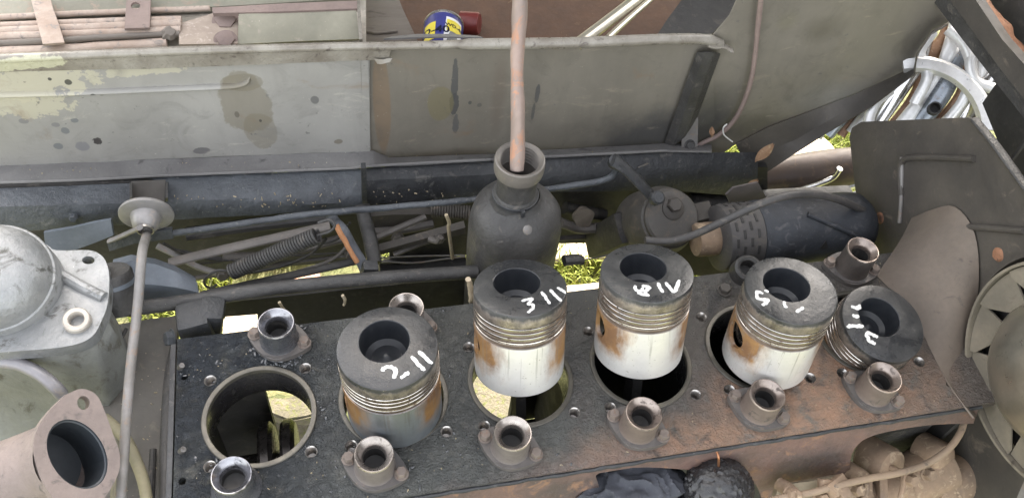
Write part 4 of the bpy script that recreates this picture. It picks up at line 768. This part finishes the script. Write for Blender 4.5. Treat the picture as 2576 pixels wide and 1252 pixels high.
for k in range(11):
    u0 = 2150 + 36 * k; m_ = (WPL, BPL, BROWNPL, WPL, CHROME, BROWNPL)[k % 6]; mb = MB(); q_ = random.uniform(-16, 16); h_ = -.03 if m_ is BROWNPL else -.022
    mb.tube([PL(u0 + 66 + q_, 5, h_ - .01), PL(u0 + 48 + q_ * .3, 85, h_), PL(u0 + 10 - q_, 150, h_ + .006), PL(u0 - 22 + q_, 225, h_), PL(u0 - 104, 335, h_ - .012)], lambda t: (.0125 if m_ is not BROWNPL else .010) + .0035 * math.sin(t * 8 + k * 2), n=18, flat=.7, sub=12); obj('reflection_strip', mb, m_, lamp)
Fl = frame(ln); rc = PL(2288, 335)
def rng(r0, r1, h, w_): 
    m = MB(); 
    a_ = []
    for u, v in ((2475, 330), (2268, 168)):
        q = Fl.inverted() @ (PL(u, v) - rc); a_.append(math.atan2(q.y, q.x))
    if a_[1] < a_[0]: a_[1] += 2 * PI
    m.lathe([(r0, 0), (r0 + w_ * .2, h), (r1 - w_ * .2, h * .8), (r1, 0), (r1, -.01)], rc + ln * .01, axis=ln, n=48, a0=a_[0], a1=a_[1]); return m
s_ = 1.50 / 2200
obj('lamp_rim', rng(134 * s_, 170 * s_, .008, 36 * s_), grime('white_plated_rim', (.82, .82, .82), (.74, .74, .74), s=20, rough=(.25, .4), metal=.6, bs=.03), lamp)
mb = MB(); mb.lathe([(.0095, -.01), (.0095, .012), (.0075, .012), (.0065, -.004), (0, -.004)], PL(2351, 272, -.01), axis=ln, n=24); obj('dark_socket', mb, DARK, lamp)
for pts in (((2385, 75, .0), (2425, 118, .004), (2442, 180, .004), (2424, 250, .0), (2380, 310, -.01)), ((2345, 80, .0), (2312, 135, .004), (2330, 195, .006), (2300, 262, .0)), ((2478, 118, .0), (2440, 150, .006), (2452, 205, .004), (2500, 225, 0)), ((2240, 225, -.01), (2205, 255, 0), (2185, 300, .002), (2190, 340, 0))):
    mb = MB(); mb.tube([PL(u, v, h) for u, v, h in pts], .0085, n=14, sub=10); obj('reflection_loop', mb, WPL, lamp)  # white loops standing for curved reflections in the plating
# ================================================================== beside the starter
sx = PY(1800, 590, .2); ex_ = PY(2150, 585, .2); A_ = Vector((sx.x + .005, .205, -.055)); B_ = Vector((ex_.x + .01, .205, -.060)); axs = (B_ - A_).normalized(); Ls = (B_ - A_).length
sm = thing('starter_motor', 'dark blue starter motor with a slotted band behind pistons 5 and 6', 'starter motor', (A_ + B_) / 2)
mb = MB(); mb.lathe([(0, .055), (.047, .055), (.0485, .058), (.0485, Ls - .03), (.046, Ls - .012), (.036, Ls), (0, Ls + .002)], A_, axis=axs, n=48); obj('body', mb, NAVY, sm)
mb = MB(); mb.lathe([(0, .0), (.040, .0), (.0465, .004), (.0475, .010), (.0475, .054), (0, .054)], A_, axis=axs, n=48); obj('band', mb, grime('dusty_band', (.075, .07, .068), (.05, .048, .048), (.1, .09, .08), s=15, rough=(.5, .7), bs=.15), sm)
Fs = frame(axs)
for q, (a, h) in enumerate(((1.2, .068), (2.2, .068), (1.7, .15), (.9, .20))):
    mb = MB(); rd_ = Fs @ Vector((math.cos(a + math.pi), math.sin(a + math.pi), 0)); mb.hexbolt(A_ + rd_ * .048 + axs * h, .005, .006, axis=rd_); obj('screw', mb, GREASE2, sm)
for k in range(13):
    for j in range(4):
        a = 2 * PI * (k + .5 * j) / 13; c = A_ + Fs @ Vector((.0475 * math.cos(a), .0475 * math.sin(a), .012 + .0105 * j))
        mb = MB(); r_ = Matrix((Fs @ Vector((-math.sin(a), math.cos(a), 0)), Fs @ Vector((math.cos(a), math.sin(a), 0)), axs)).transposed(); mb.box(c, (.0125, .0016, .0038), r_, .0006); obj('slot', mb, DARK, sm)
mb = MB(); mb.lathe([(0, -.03), (.022, -.03), (.024, -.026), (.024, .002), (0, .002)], A_, axis=axs, n=32); obj('nose', mb, TAN, sm)
mb = MB(); mb.tube([A_ + axs * .12 + Vector((0, -.01, .049)), A_ + axs * .17 + Vector((0, -.035, .038)), A_ + axs * .22 + Vector((0, -.046, .012))], .004, n=10); obj('strap', mb, NAVY, sm)
mb = MB(); mb.prism([A_ + axs * .135 + Vector((0, -.0465, .016)), A_ + axs * .148 + Vector((0, -.0465, .016)), A_ + axs * .142 + Vector((0, -.042, .028))], (0, -.0012, .0006)); obj('triangle_mark', mb, DARK, sm)
bx = thing('steering_lever_box', 'round brown capped lever box with a bolt on top left of the starter', 'gearbox', PY(1690, 580, .24))
C = PY(1688, 548, .24); ax = Vector((.05, -.55, .85))
mb = MB(); mb.lathe([(0, -.09), (.052, -.09), (.050, -.03), (.045, -.012), (.043, -.006), (.040, -.004), (.040, .002), (.037, .005), (.02, .0065), (0, .007)], C, axis=ax, n=48); obj('cap', mb, grime('smoky_brown', (.085, .078, .07), (.06, .056, .052), (.12, .1, .08), s=16, rough=(.5, .75), bs=.2), bx)
mb = MB(); mb.lathe([(.016, .005), (.016, .012), (.012, .014), (0, .014)], C + Vector((.001, .012, .004)), axis=ax, n=24); obj('bolt_seat', mb, BROWN, bx)
mb = MB(); mb.hexbolt(C + Vector((.001, .012, .012)) + ax.normalized() * .004, .0105, .012, axis=ax); obj('bolt', mb, BROWN, bx)
mb = MB(); mb.tube([PY(1543, 402, .285), PY(1580, 432, .275), PY(1625, 478, .262), PY(1652, 508, .25)], lambda t: .012 - .002 * t, n=14, flat=.45); mb.jitter(.0012, 60); simple('drop_lever', mb, GREASE, 'black lever joining the bent link rod to the capped lever box', 'lever')
mb = MB(); mb.lathe([(0, 0), (.009, 0), (.0095, .003), (.0095, .012), (.007, .015), (0, .0155)], PY(1646, 500, .238), axis=ax, n=24); mb.jitter(.0006, 90); simple('lever_joint', mb, GREASE, 'greasy ball joint at the lower end of the black lever', 'joint')
mb = MB(); mb.box(PY(1545, 590, .31), (.05, .05, .16), Euler((.5, 0, .1)).to_matrix(), .012); mb.jitter(.002, 20); simple('bracket_column', mb, DARK, 'dark column rising behind the piston marked 4 IV', 'column')
mb = MB(); mb.prism([PY(u, v, .235) for u, v in ((1730, 560), (1800, 545), (1820, 640), (1860, 700), (1720, 690), (1640, 640))], (0, .03, 0)); simple('cast_foot_bracket', mb, BROWN, 'brown cast foot between the lever box and the starter', 'casting')
mb = MB(); mb.tube([PY(u, v, y) for u, v, y in ((1622, 604, .18), (1680, 606, .175), (1740, 592, .17), (1820, 556, .165), (1900, 518, .165), (1970, 494, .17), (2040, 488, .18), (2110, 503, .19), (2190, 538, .2))], .0052, n=14); simple('black_hose', mb, grime('dusty_hose', (.075, .07, .068), (.05, .048, .048), (.11, .1, .09), s=25, rough=(.45, .65), bs=.1), 'black hose arching over the starter motor to the shroud', 'hose')
mb = MB(); mb.prism([PY(u, v, .27) for u, v in ((1826, 490), (1845, 472), (1906, 459), (1936, 512), (1900, 525), (1853, 545))], (0, .004, -.002)); simple('bent_tab', mb, grime('dull_violet_brown', (.14, .12, .115), (.1, .09, .088), s=15, rough=(.55, .75), bs=.15), 'flat brownish tab standing above the slotted band of the starter', 'tab')
# pipes and leaves under the wing
mb = MB(); mb.tube([PY(u, v, .44) for u, v in ((1850, 470), (1960, 445), (2060, 430), (2150, 415), (2210, 395))], lambda t: .024 + .012 * math.sin(t * PI), n=18); simple('axle_arm', mb, grime('rust_brown_axle', (.07, .05, .042), (.05, .038, .034), (.1, .07, .052), s=12, rough=(.35, .6), metal=.3, bs=.15), 'rust brown curved arm below the wing behind the starter', 'arm')
mb = MB(); mb.tube([PY(u, v, .40) for u, v in ((1960, 500), (2010, 478), (2060, 462), (2095, 446), (2112, 424))], .0052, n=14); simple('bright_pipe', mb, CHROME, 'bright bent pipe above the right end of the starter', 'pipe')
mb = MB(); mb.tube([PY(u, v, .42) for u, v in ((2060, 500), (2100, 476), (2180, 456))], .009, n=14); simple('bright_pipe', mb, CHROME, 'short shiny pipe between the black hose and the shroud', 'pipe')
mb = MB(); mb.box(PY(1940, 505, .36), (.30, .03, .03), Euler((0, .08, 0)).to_matrix(), .006); mb.jitter(.002, 20); simple('cross_member', mb, DARK, 'dark cross member behind the black hose', 'beam')
mb = MB(); mb.lathe([(0, 0), (.035, 0), (.042, .01), (.042, .05), (0, .05)], PY(2150, 545, .30), axis=(1, 0, .1), n=32); simple('dynamo_pulley', mb, BLUEGREY, 'blue grey pulley glimpsed between the starter and the shroud', 'pulley')
def leaf(u, v, y, ln_, wd, a, mat, lab):
    c = PY(u, v, y); mb = MB(); rows = []
    for i in range(7):
        t = i / 6; w2 = wd * math.sin(PI * min(.98, t * .9 + .06)); x = (t - .5) * ln_
        rows.append([c + Matrix.Rotation(a, 3, 'Z') @ Vector((x, s2 * w2, .004 * abs(s2) + .006 * t * t)) for s2 in (-1, 0, 1)])
    mb.loft(rows, .0006); return tag(obj('leaf', mb, mat), lab, 'leaf', 'fallen leaves')
GL = grime('yellow_green_leaf', (.30, .34, .05), (.2, .26, .04), (.36, .34, .1), s=30, rough=(.5, .7), bs=.1)
leaf(2000, 455, .55, .11, .03, .2, GL, 'long yellow green leaf under the wing, left one of the pair'); leaf(2110, 440, .55, .09, .035, .5, GL, 'yellow green leaf behind the bright bent pipe')
leaf(1890, 468, .345, .02, .006, .4, LEAF, 'small brown leaf caught on the rail above the flat tab'); leaf(1920, 390, .36, .045, .008, .6, LEAF, 'curled brown leaf lying below the wing lip'); leaf(1788, 338, .395, .012, .004, 1.4, LEAF, 'tiny rust red leaf on the ledge right of the bolted tab')
# ================================================================== fittings on the panel
mb = MB(); mb.tube([PY(u, v, YP - .006) for u, v in ((1914, -10), (1905, 80), (1893, 180), (1872, 255), (1842, 308), (1806, 340), (1770, 358), (1742, 372))], .0036, n=12); mb.jitter(.0006, 60); simple('brown_cable', mb, RUSTPINK, 'brown cable hanging in a curve down the wing to the bolted tab', 'cable')
mb = MB(); mb.tube([PY(1728, 374, YP - .01), PY(1665, 398, YP - .03), PY(1605, 421, YP - .05)], .0014, n=8); simple('thin_wire', mb, GREYROD, 'thin pale wire running left from the bolted tab to the lever', 'wire')
tb = thing('bolted_tab', 'grey tab with a round bolt at the lower end of the cable', 'tab', PY(1733, 360, YP - .02))
mb = MB(); mb.loft([[PY(1728, 300, YP - .004), PY(1756, 296, YP - .004)], [PY(1716, 330, YP - .008), PY(1755, 326, YP - .008)], [PY(1714, 378, YP - .02), PY(1754, 378, YP - .02)]], .002, sub=2); obj('tab', mb, GREYROD, tb)
mb = MB(); mb.hexbolt(PY(1734, 365, YP - .018), .007, .006, axis=(0, -.8, .6)); obj('bolt', mb, GREASE2, tb)
br = thing('panel_stay', 'dark folded stay slanting down the panel left of the cable', 'stay', PY(1730, 240, YP))
mb = MB(); mb.loft([[PY(1752, 132, YP - .003), PY(1772, 132, YP - .014), PY(1796, 132, YP - .014), PY(1812, 136, YP - .003)], [PY(1668, 368, YP - .003), PY(1692, 368, YP - .014), PY(1722, 345, YP - .014), PY(1752, 300, YP - .003)]], .0015, sub=4); obj('stay', mb, GREASE2, br)
mb = MB(); mb.tube([PY(u, v, YP - .02) for u, v in ((1828, 312), (1819, 322), (1820, 338), (1830, 348), (1842, 357))], .0011, n=8); simple('white_wire', mb, WHITE, 'short curled white wire lying by the cable end', 'wire')
mb = MB(); mb.tube([PY(1778, 112, YP - .006), PY(1815, 118, YP - .008), PY(1840, 124, YP - .010)], .006, n=10, flat=.5); mb.jitter(.003, 60); simple('torn_sealant', mb, RIMM, 'torn lump of sealant at the right end of the rolled rim', 'sealant')
# ================================================================== things on the far side of the rim
floor = thing('cab_floor', 'brown fibre floor board beyond the panel rim', 'floor board', PZ(1300, 40, .03))
mb = MB(); mb.prism([PZ(u, v, .030) for u, v in ((880, 140), (1850, 130), (1990, -260), (880, -260))], (0, 0, -.012)); obj('board', mb, BOARD, floor)
mb = MB(); mb.prism([PZ(u, v, .034) for u, v in ((906, 130), (1060, 130), (1048, 98), (1012, 22), (1000, -10), (906, -10))], (0, 0, -.003)); obj('plank', mb, GREYPLANK, floor)
mb = MB(); mb.tube([PZ(u, v, .037) for u, v in ((910, 80), (935, 82), (948, 84), (1000, 79))], .002, n=8); obj('edge_clip', mb, GREYPLANK, floor)
mb = MB(); mb.loft([[PZ(u, v, .112) for u, v in ((965, 98), (1050, 94), (1130, 93), (1215, 95))], [PZ(u, v, .1) for u, v in ((985, 92), (1050, 86), (1130, 86), (1200, 90))]], .002, sub=6); simple('dusty_strip', mb, LEDGE, 'dusty grey strip lying along the rim below the spray can', 'strip')
mb = MB(); mb.tube([PZ(u, v, .125) for u, v in ((1450, 114), (1545, 42), (1650, -40))], .0085, n=16); simple('steel_tube', mb, HUBM, 'thick bright steel tube leaning on the rim, left of two', 'tube', 'steel tubes leaning on the rim')
mb = MB(); mb.tube([PZ(u, v, .12) for u, v in ((1528, 96), (1580, 48), (1680, -40))], .0045, n=14); simple('steel_tube', mb, HUBM, 'thin bright steel tube leaning on the rim, right of two', 'tube', 'steel tubes leaning on the rim')
mb = MB(); mb.prism([PZ(u, v, .115) for u, v in ((1655, 88), (1680, 50), (1730, -20), (1880, -20), (1845, 30), (1790, 86))], (0, 0, -.01)); mb.jitter(.003, 20); simple('dark_plate', mb, DARK, 'dark sooty plate beside the wing corner beyond the rim', 'plate')
# the spray can lying on the board
ca = thing('spray_can', 'blue and yellow spray can lying on the brown board beyond the rim', 'spray can', PZ(1105, 85, .032))
B_ = PZ(1116, 68, .0605); A_ = B_ - Vector((.20, 1, .0)).normalized() * .105; axc = (B_ - A_).normalized(); RC = .0285; Fc = frame(axc); LC = .105
BLUE = grime('blue_can_print', (.035, .04, .22), (.03, .035, .18), s=30, rough=(.28, .4), bs=0)
YEL = grime('yellow_can_print', (.72, .60, .06), (.62, .5, .05), s=30, rough=(.3, .4), bs=0)
REDC = grime('red_cap_plastic', (.17, .022, .02), (.12, .02, .018), s=30, rough=(.3, .45), bs=0)
mb = MB(); mb.lathe([(0, .002), (RC - .004, 0), (RC, .003), (RC, LC - .004), (RC - .001, LC - .001)], A_, axis=axc, n=56); obj('body', mb, BLUE, ca)
mb = MB(); mb.lathe([(RC - .001, LC - .002), (RC + .0008, LC - .001), (RC + .0008, LC + .002), (RC - .002, LC + .004), (.020, LC + .010), (.012, LC + .012)], A_, axis=axc, n=48); obj('seam_ring', mb, STEEL, ca)
mb = MB(); mb.lathe([(.017, 0), (.017, .026), (.015, .029), (0, .029)], PZ(1158, 58, .045), axis=(.6, -.25, .1), n=36); simple('red_cap', mb, REDC, 'red plastic cap lying just right of the blue and yellow spray can', 'cap')
toC = (CAM - A_); lx = toC.dot(Fc.col[0]); ly = toC.dot(Fc.col[1]); AC = math.atan2(ly, lx)
def onc(a, h, d): return A_ + Fc @ Vector(((RC + d) * math.cos(AC + a), (RC + d) * math.sin(AC + a), h))
def patch(pts2, d, nm, mat):
    """a printed patch wrapped on the can; pts2 in (angle, height) as a strip of left/right pairs"""
    mb = MB(); rows = []
    for (aL, aR, h) in pts2: rows.append([onc(aL + (aR - aL) * q / 8, h, d) for q in range(9)])
    mb.loft(rows, .0002); obj(nm, mb, mat, ca)
sg = 1 if (ray(1200, 60) - ray(1000, 60)).dot(Fc @ Vector((-math.sin(AC), math.cos(AC), 0))) > 0 else -1
PW = grime('white_can_print', (.75, .75, .76), (.68, .68, .7), s=30, rough=(.3, .4), bs=0)
GRY = grime('grey_can_print', (.2, .2, .2), (.14, .14, .15), s=60, rough=(.3, .4), bs=0)
patch([(sg * .02, sg * 1.05, .02), (sg * .02, sg * 1.05, .055), (sg * .10, sg * 1.05, LC - .012)], .0003, 'white_panel', PW)
patch([(sg * .14, sg * .9, .02), (sg * .20, sg * .8, .05), (sg * .35, sg * .65, .064)], .0006, 'grey_picture', GRY)
patch([(sg * .14, sg * .98, LC - .042), (sg * .14, sg * .98, LC - .018)], .0009, 'yellow_shield', YEL)
patch([(sg * -1.15, sg * -.42, LC - .06), (sg * -1.15, sg * -.42, LC - .022)], .0006, 'yellow_shield', YEL)
def text(s, a_c, h_c, size, d, mat):
    cu = bpy.data.curves.new('t', 'FONT'); cu.body = s; cu.size = size; cu.align_x = 'CENTER'; cu.align_y = 'CENTER'; cu.offset = size * .02; cu.resolution_u = 3
    o = bpy.data.objects.new('t', cu); COL.objects.link(o); bpy.context.view_layer.update()
    me = bpy.data.meshes.new_from_object(o.evaluated_get(bpy.context.evaluated_depsgraph_get())); bpy.data.objects.remove(o); bpy.data.curves.remove(cu)
    m = MB(); m.bm.from_mesh(me); bpy.data.meshes.remove(me)
    bmesh.ops.triangulate(m.bm, faces=m.bm.faces[:])
    for v in m.bm.verts: v.co = onc(a_c + sg * v.co.x / RC, h_c + v.co.y, d)
    ext = bmesh.ops.extrude_face_region(m.bm, geom=m.bm.faces[:])
    obj('lettering', m, mat, ca)
INK = grime('dark_ink', (.012, .014, .05), (.01, .012, .04), s=30, rough=(.3, .4), bs=0)
text('WD-40', sg * .56, LC - .030, .0092, .0013, INK)
text('WD-40', sg * -.80, LC - .041, .020, .0010, INK)
# slats, straps and lid box at the upper left
rk = thing('rod_rack', 'rusty rods and flat straps in a row beyond the rim at the upper left', 'rack', PZ(220, 70, .1))
DUSTB = grime('bleached_dusty_board', (.44, .40, .34), (.34, .31, .26), (.50, .44, .38), s=12, rough=(.6, .85), bs=.3)
mb = MB(); mb.prism([PZ(u, v, .10) for u, v in ((-90, 160), (920, 112), (920, -160), (-90, -160))], (0, 0, -.01)); obj('back_board', mb, DUSTB, rk)
OLV = grime('olive_faded_board', (.26, .25, .20), (.2, .19, .15), (.3, .24, .19), s=10, rough=(.6, .8), bs=.15)
mb = MB(); mb.prism([PZ(u, v, .112) for u, v in ((-90, 44), (260, 28), (535, 18), (900, -4), (900, -120), (-90, -120))], (0, 0, -.008)); obj('rear_board', mb, OLV, rk)
for k, (pts, r, z, m) in enumerate(([((-60, 47), (250, 32), (528, 22)), .0038, .118, PALERUST], [((-60, 68), (200, 58), (456, 50)), .0050, .118, PALERUST], [((-60, 84), (160, 74), (456, 60)), .0062, .118, PALERUST], [((-60, 112), (150, 102), (300, 92), (452, 86)), .0042, .116, GREYPLANK], [((-60, 96), (160, 88), (455, 76)), .0055, .117, PALERUST])):
    mb = MB(); mb.tube([PZ(u, v, z) for u, v in pts], r, n=12); mb.jitter(.0009, 50); obj('rod', mb, m, rk)
mb = MB(); mb.tube([PZ(u, v, .11) for u, v in ((-60, 134), (200, 122), (420, 108))], .0075, n=12, flat=.7); mb.jitter(.001, 40); obj('plank_edge', mb, PALERUST, rk)
mb = MB(); mb.prism([PZ(u, v, .127) for u, v in ((72, -20), (78, 0), (108, 112), (162, 108), (148, 60), (132, 20), (122, -20))], (0, 0, -.003)); mb.jitter(.0008, 30); obj('flat_strap', mb, PALERUST, rk)
mb = MB(); mb.prism([PZ(u, v, .127) for u, v in ((320, -20), (318, 0), (313, 72), (376, 70), (379, 0), (380, -20))], (0, 0, -.003), [circ_px(341, 15, 12, 9, .127, 16)]); obj('flat_strap', mb, RUSTPINK, rk)
mb = MB(); mb.lathe([(0, 0), (.008, 0), (.011, .005), (.006, .011), (0, .012)], PZ(428, 92, .112), axis=(.2, -.3, 1), n=14, wob=.3); mb.jitter(.002, 70); obj('end_clamp', mb, GREYPLANK, rk)
lb = thing('lid_box', 'dusty olive lidded box with rusty bolts beyond the rim', 'box', PZ(720, 70, .1))
mb = MB(); mb.loft([[PZ(u, v, .135) for u, v in ((600, 36), (760, 28), (896, 22))], [PZ(u, v, .115) for u, v in ((598, 112), (760, 104), (903, 99))]], .004, sub=6); obj('front', mb, grime('olive_box_paint', (.30, .285, .22), (.23, .22, .17), (.36, .32, .26), s=14, t3=.6, rough=(.55, .8), bscale=90, bs=.3, speck=(.55, .48, .42), sp=.72), lb)
mb = MB(); mb.loft([[PZ(u, v, .138) for u, v in ((533, 20), (700, 10), (898, 2))], [PZ(u, v, .137) for u, v in ((535, 34), (700, 30), (898, 22))]], .006, sub=4); obj('lid_edge', mb, RUSTPINK, lb)
mb = MB(); mb.prism([PZ(u, v, .118) for u, v in ((450, 112), (450, 60), (535, 34), (598, 36), (598, 110))], (0, 0, -.006)); obj('end_block', mb, grime('crumbly_dust', (.40, .33, .27), (.3, .24, .2), (.5, .42, .36), s=26, rough=(.8, .95), bscale=90, bs=.6), lb)
for v in (54, 102):
    mb = MB(); mb.hexbolt(PZ(568, v, .118), .014 if v < 60 else .012, .006, axis=(0, -.3, 1), rot=.4); mb.jitter(.0008, 60); obj('bolt', mb, RUSTPINK, lb)
mb = MB(); mb.prism([PZ(u, v, .137) for u, v in ((897, 0), (905, -2), (911, 98), (903, 100))], (0, 0, -.03)); obj('end_edge', mb, RIMM, lb)
# ================================================================== in the recess along the front of the block
mb = MB(); c = PZ(1590, 1242, -.06); bmesh.ops.create_icosphere(mb.bm, subdivisions=6, radius=1)
for v in mb.bm.verts:
    q = Vector((v.co.x * 1.9, v.co.y * 1.3, v.co.z * 1.3)); f = noise.noise(q * 1.1 + noise.noise_vector(q * .8) * 1.2); g = noise.noise(q * 2.4 + Vector((7, 2, 5)))
    v.co = c + Vector((v.co.x * .066, v.co.y * .042, v.co.z * .032)) * (1 - .50 * abs(f) + .06 + .045 * (1 - abs(g) * 2))
simple('rag', mb, CLOTH, 'crumpled charcoal rag in the recess along the lower edge', 'rag')
mb = MB(); c = PZ(1806, 1226, -.045); bmesh.ops.create_icosphere(mb.bm, subdivisions=5, radius=.038)
for v in mb.bm.verts:
    d = v.co.normalized(); q = d * 3.2; f = 1 - abs(noise.noise(q + noise.noise_vector(q * 1.3))) * 2; g = 1 - abs(noise.noise(q * 2.6 + Vector((3, 2, 1)))) * 2
    v.co = c + Vector((v.co.x, v.co.y * .9, v.co.z * .75)) * (1 + .07 * f + .03 * g + .008 * (1 - abs(noise.noise(q * 5.5)) * 2))
BAG = grime('glossy_black_plastic', (.018, .018, .02), (.03, .03, .032), (.06, .06, .06), s=40, t3=.62, rough=(.16, .3), bscale=120, bs=.5, bd=.003, spec=.6)
simple('plastic_bag', mb, BAG, 'balled glossy black plastic bag in the recess right of the rag', 'plastic bag')
pu = thing('injection_pump', 'tan dust caked injection pump parts at the lower right', 'pump', PZ(2200, 1220, -.12))
mb = MB(); mb.loft([[PZ(u, v, -.062) for u, v in ((1958, 1222), (2040, 1208), (2112, 1196), (2135, 1206))], [PZ(u, v, -.075) for u, v in ((1940, 1290), (2040, 1270), (2112, 1250), (2150, 1250))]], .01, sub=6); mb.jitter(.001, 40); obj('tank', mb, grime('olive_tan_dust', (.30, .25, .175), (.24, .2, .14), (.36, .29, .2), s=16, rough=(.7, .9), bs=.25), pu)
for (u, v, r, h, z) in ((2237, 1172, .024, .035, -.10), (2165, 1200, .011, .03, -.085), (2368, 1152, .022, .03, -.12), (1992, 1236, .008, .02, -.052)):
    mb = MB(); mb.lathe([(r * 1.05, -h), (r * 1.02, -.008), (r, -.002), (r * .9, .004), (r * .6, .008), (0, .009)], PZ(u, v, z), axis=(.25, -.75, .6), n=36, wob=.03); mb.jitter(.0012, 60); obj('delivery_valve', mb, TAN, pu)
for (u, v, r, L_, z) in ((2300, 1215, .034, .09, -.16), (2210, 1250, .018, .06, -.12), (2400, 1220, .03, .08, -.17), (2120, 1245, .02, .05, -.12)):
    mb = MB(); mb.lathe([(0, .0), (r * .9, 0), (r, .004), (r, .02), (r * .94, .022), (r * .94, .03), (r, .032), (r, L_), (0, L_)], PZ(u, v, z) + Vector((-L_ / 2, 0, 0)), axis=(1, .15, .12), n=36); mb.jitter(.0016, 40); obj('pump_body', mb, TAN, pu)
mb = MB(); mb.box(PZ(2103, 1222, -.05), (.030, .018, .012), Euler((.3, .2, .4)).to_matrix(), .003); mb.box(PZ(2075, 1216, -.05), (.016, .012, .009), Euler((.3, .2, -.3)).to_matrix(), .002); mb.box(PZ(2120, 1240, -.052), (.014, .014, .014), None, .003); mb.jitter(.003, 70); obj('pipe_clip', mb, TAN, pu)
for k in range(4):
    mb = MB(); mb.box(PZ(2100 + 38 * k, 1258, -.10), (.010, .05, .022), Euler((.2, 0, -.35)).to_matrix(), .002); obj('fin', mb, TAN, pu)
mb = MB(); mb.tube([PZ(u, v, z) for u, v, z in ((1880, 1275, -.05), (1960, 1252, -.048), (2040, 1238, -.045), (2100, 1222, -.045), (2180, 1203, -.05), (2260, 1188, -.055), (2330, 1165, -.06), (2385, 1128, -.055), (2416, 1085, -.05), (2428, 1045, -.045))], .0042, n=14); simple('fuel_line', mb, grime('tan_fuel_pipe', (.30, .22, .15), (.2, .15, .11), (.1, .085, .07), s=9, t3=.56, rough=(.6, .8), bs=.15), 'tan fuel pipe sweeping from the lower edge up beside the shroud', 'pipe')
for k, (u, v, z) in enumerate(((1985, 1240, -.05), (2150, 1228, -.07), (2285, 1205, -.08), (2060, 1250, -.06), (2330, 1190, -.09))):
    mb = MB(); mb.hexbolt(PZ(u, v, z), .0075, .011, axis=(.1, -.6, .8), rot=k); mb.jitter(.0006, 90); obj('union_nut', mb, TAN, pu)
for pts in (((2165, 1200, -.075), (2180, 1222, -.07), (2170, 1262, -.08)), ((2240, 1175, -.09), (2272, 1196, -.08), (2262, 1262, -.09)), ((1992, 1232, -.045), (2010, 1244, -.04), (2002, 1280, -.05))):
    mb = MB(); mb.tube([PZ(*p) for p in pts], .0036, n=10); obj('pump_pipe', mb, TAN, pu)
# lumps of wet oil sludge round the first bore and on the rail
SLUDGE = grime('wet_oil_sludge', (.045, .048, .053), (.06, .064, .07), (.08, .08, .08), s=40, t3=.62, rough=(.1, .26), bscale=300, bs=.3, spec=.75)
mb = MB()
def lump(p, r, fl=.4):
    q = Euler((0, 0, random.uniform(0, 6))).to_matrix().to_4x4()
    bmesh.ops.create_icosphere(mb.bm, subdivisions=1, radius=r, matrix=Matrix.Translation(p) @ q @ Matrix.Diagonal((random.uniform(.8, 2.2), random.uniform(.7, 1.1), fl, 1)))
n_ = 0
while n_ < 330:
    x = random.uniform(-.086, .17) if random.random() < .8 else random.uniform(.1, .34); y = random.uniform(-.112, .108)
    if min(math.hypot(x - i * P, y) for i in range(3)) < .062: continue
    if noise.noise(Vector((x * 22, y * 22, 5))) < -.05: continue
    lump(Vector((x, y, .0002)), random.choice((.0006, .0008, .001, .0016)) * random.uniform(.7, 1.2)); n_ += 1
for _ in range(150):
    a = random.uniform(0, 2 * PI); rr = random.uniform(.021, .034); lump(Vector((.0258 + rr * math.cos(a), .089 + min(.02, rr * math.sin(a)), .0004 + max(0, .03 - rr) * .3)), random.uniform(.0008, .0024))
for _ in range(170):
    u = random.uniform(420, 910); q_ = random.random()
    if _ > 60: break; lump(PY(u, lerp(510, 493, (u - 420) / 490) + (q_ - .3) * 42, .3375 - .003 * q_), random.uniform(.0008, .0022), .8)
struct(obj('oil_sludge', mb, SLUDGE, ang=60), 'stuff')
# crumbs of straw and grit lying on the deck and the rail
mb = MB()
def crumb(p, s):
    r = Euler([random.uniform(0, 6) for _ in range(3)]).to_matrix(); mb.box(p, (s * random.uniform(.8, 3), s, s * .6), r)
for _ in range(150):
    crumb(Vector((random.uniform(-.08, .8), random.choice((random.uniform(-.112, -.06), random.uniform(.06, .105))), .0006)), random.uniform(.0004, .0011))
for _ in range(60): u = random.uniform(430, 1180); crumb(PY(u, lerp(500, 480, (u - 430) / 750) + random.uniform(-8, 28), .336), random.uniform(.0007, .0018))
for _ in range(50): u = random.uniform(0, 1750); v = random.uniform(5, 30) + lerp(418, 366, u / 1750); crumb(PY(u, v, .385), random.uniform(.0005, .0014))
for _ in range(40): crumb(PZ(random.uniform(300, 470), random.uniform(860, 1250), -.046), random.uniform(.0006, .0014))
struct(obj('crumbs', mb, STRAW), 'stuff')
# added panels, unseen above the bay, shaped to block the sun and some sky
mb = MB(); mb.loft([[Vector((-.30, .92, .08)), Vector((.45, .92, .08)), Vector((1.20, .92, .10))], [Vector((-.30, .92, 1.02)), Vector((.45, .92, 1.25)), Vector((1.20, .92, 2.0))]], .004); struct(obj('shade_panel', mb, PANL))
mb = MB(); mb.loft([[Vector((.30, .92, 1.24)), Vector((1.30, .92, 1.6))], [Vector((.42, .10, 1.62)), Vector((1.30, -.05, 1.75))]], .004); struct(obj('shade_panel_top', mb, BROWN))  # added roof that darkens the right half and makes the light directional
mb = MB(); mb.loft([[Vector((1.30, -.9, -.3)), Vector((1.30, .45, -.3))], [Vector((1.24, -.9, 1.15)), Vector((1.24, .45, 1.15))]], .004); struct(obj('shade_panel_side', mb, BROWN))  # added wall closing off skylight from the right
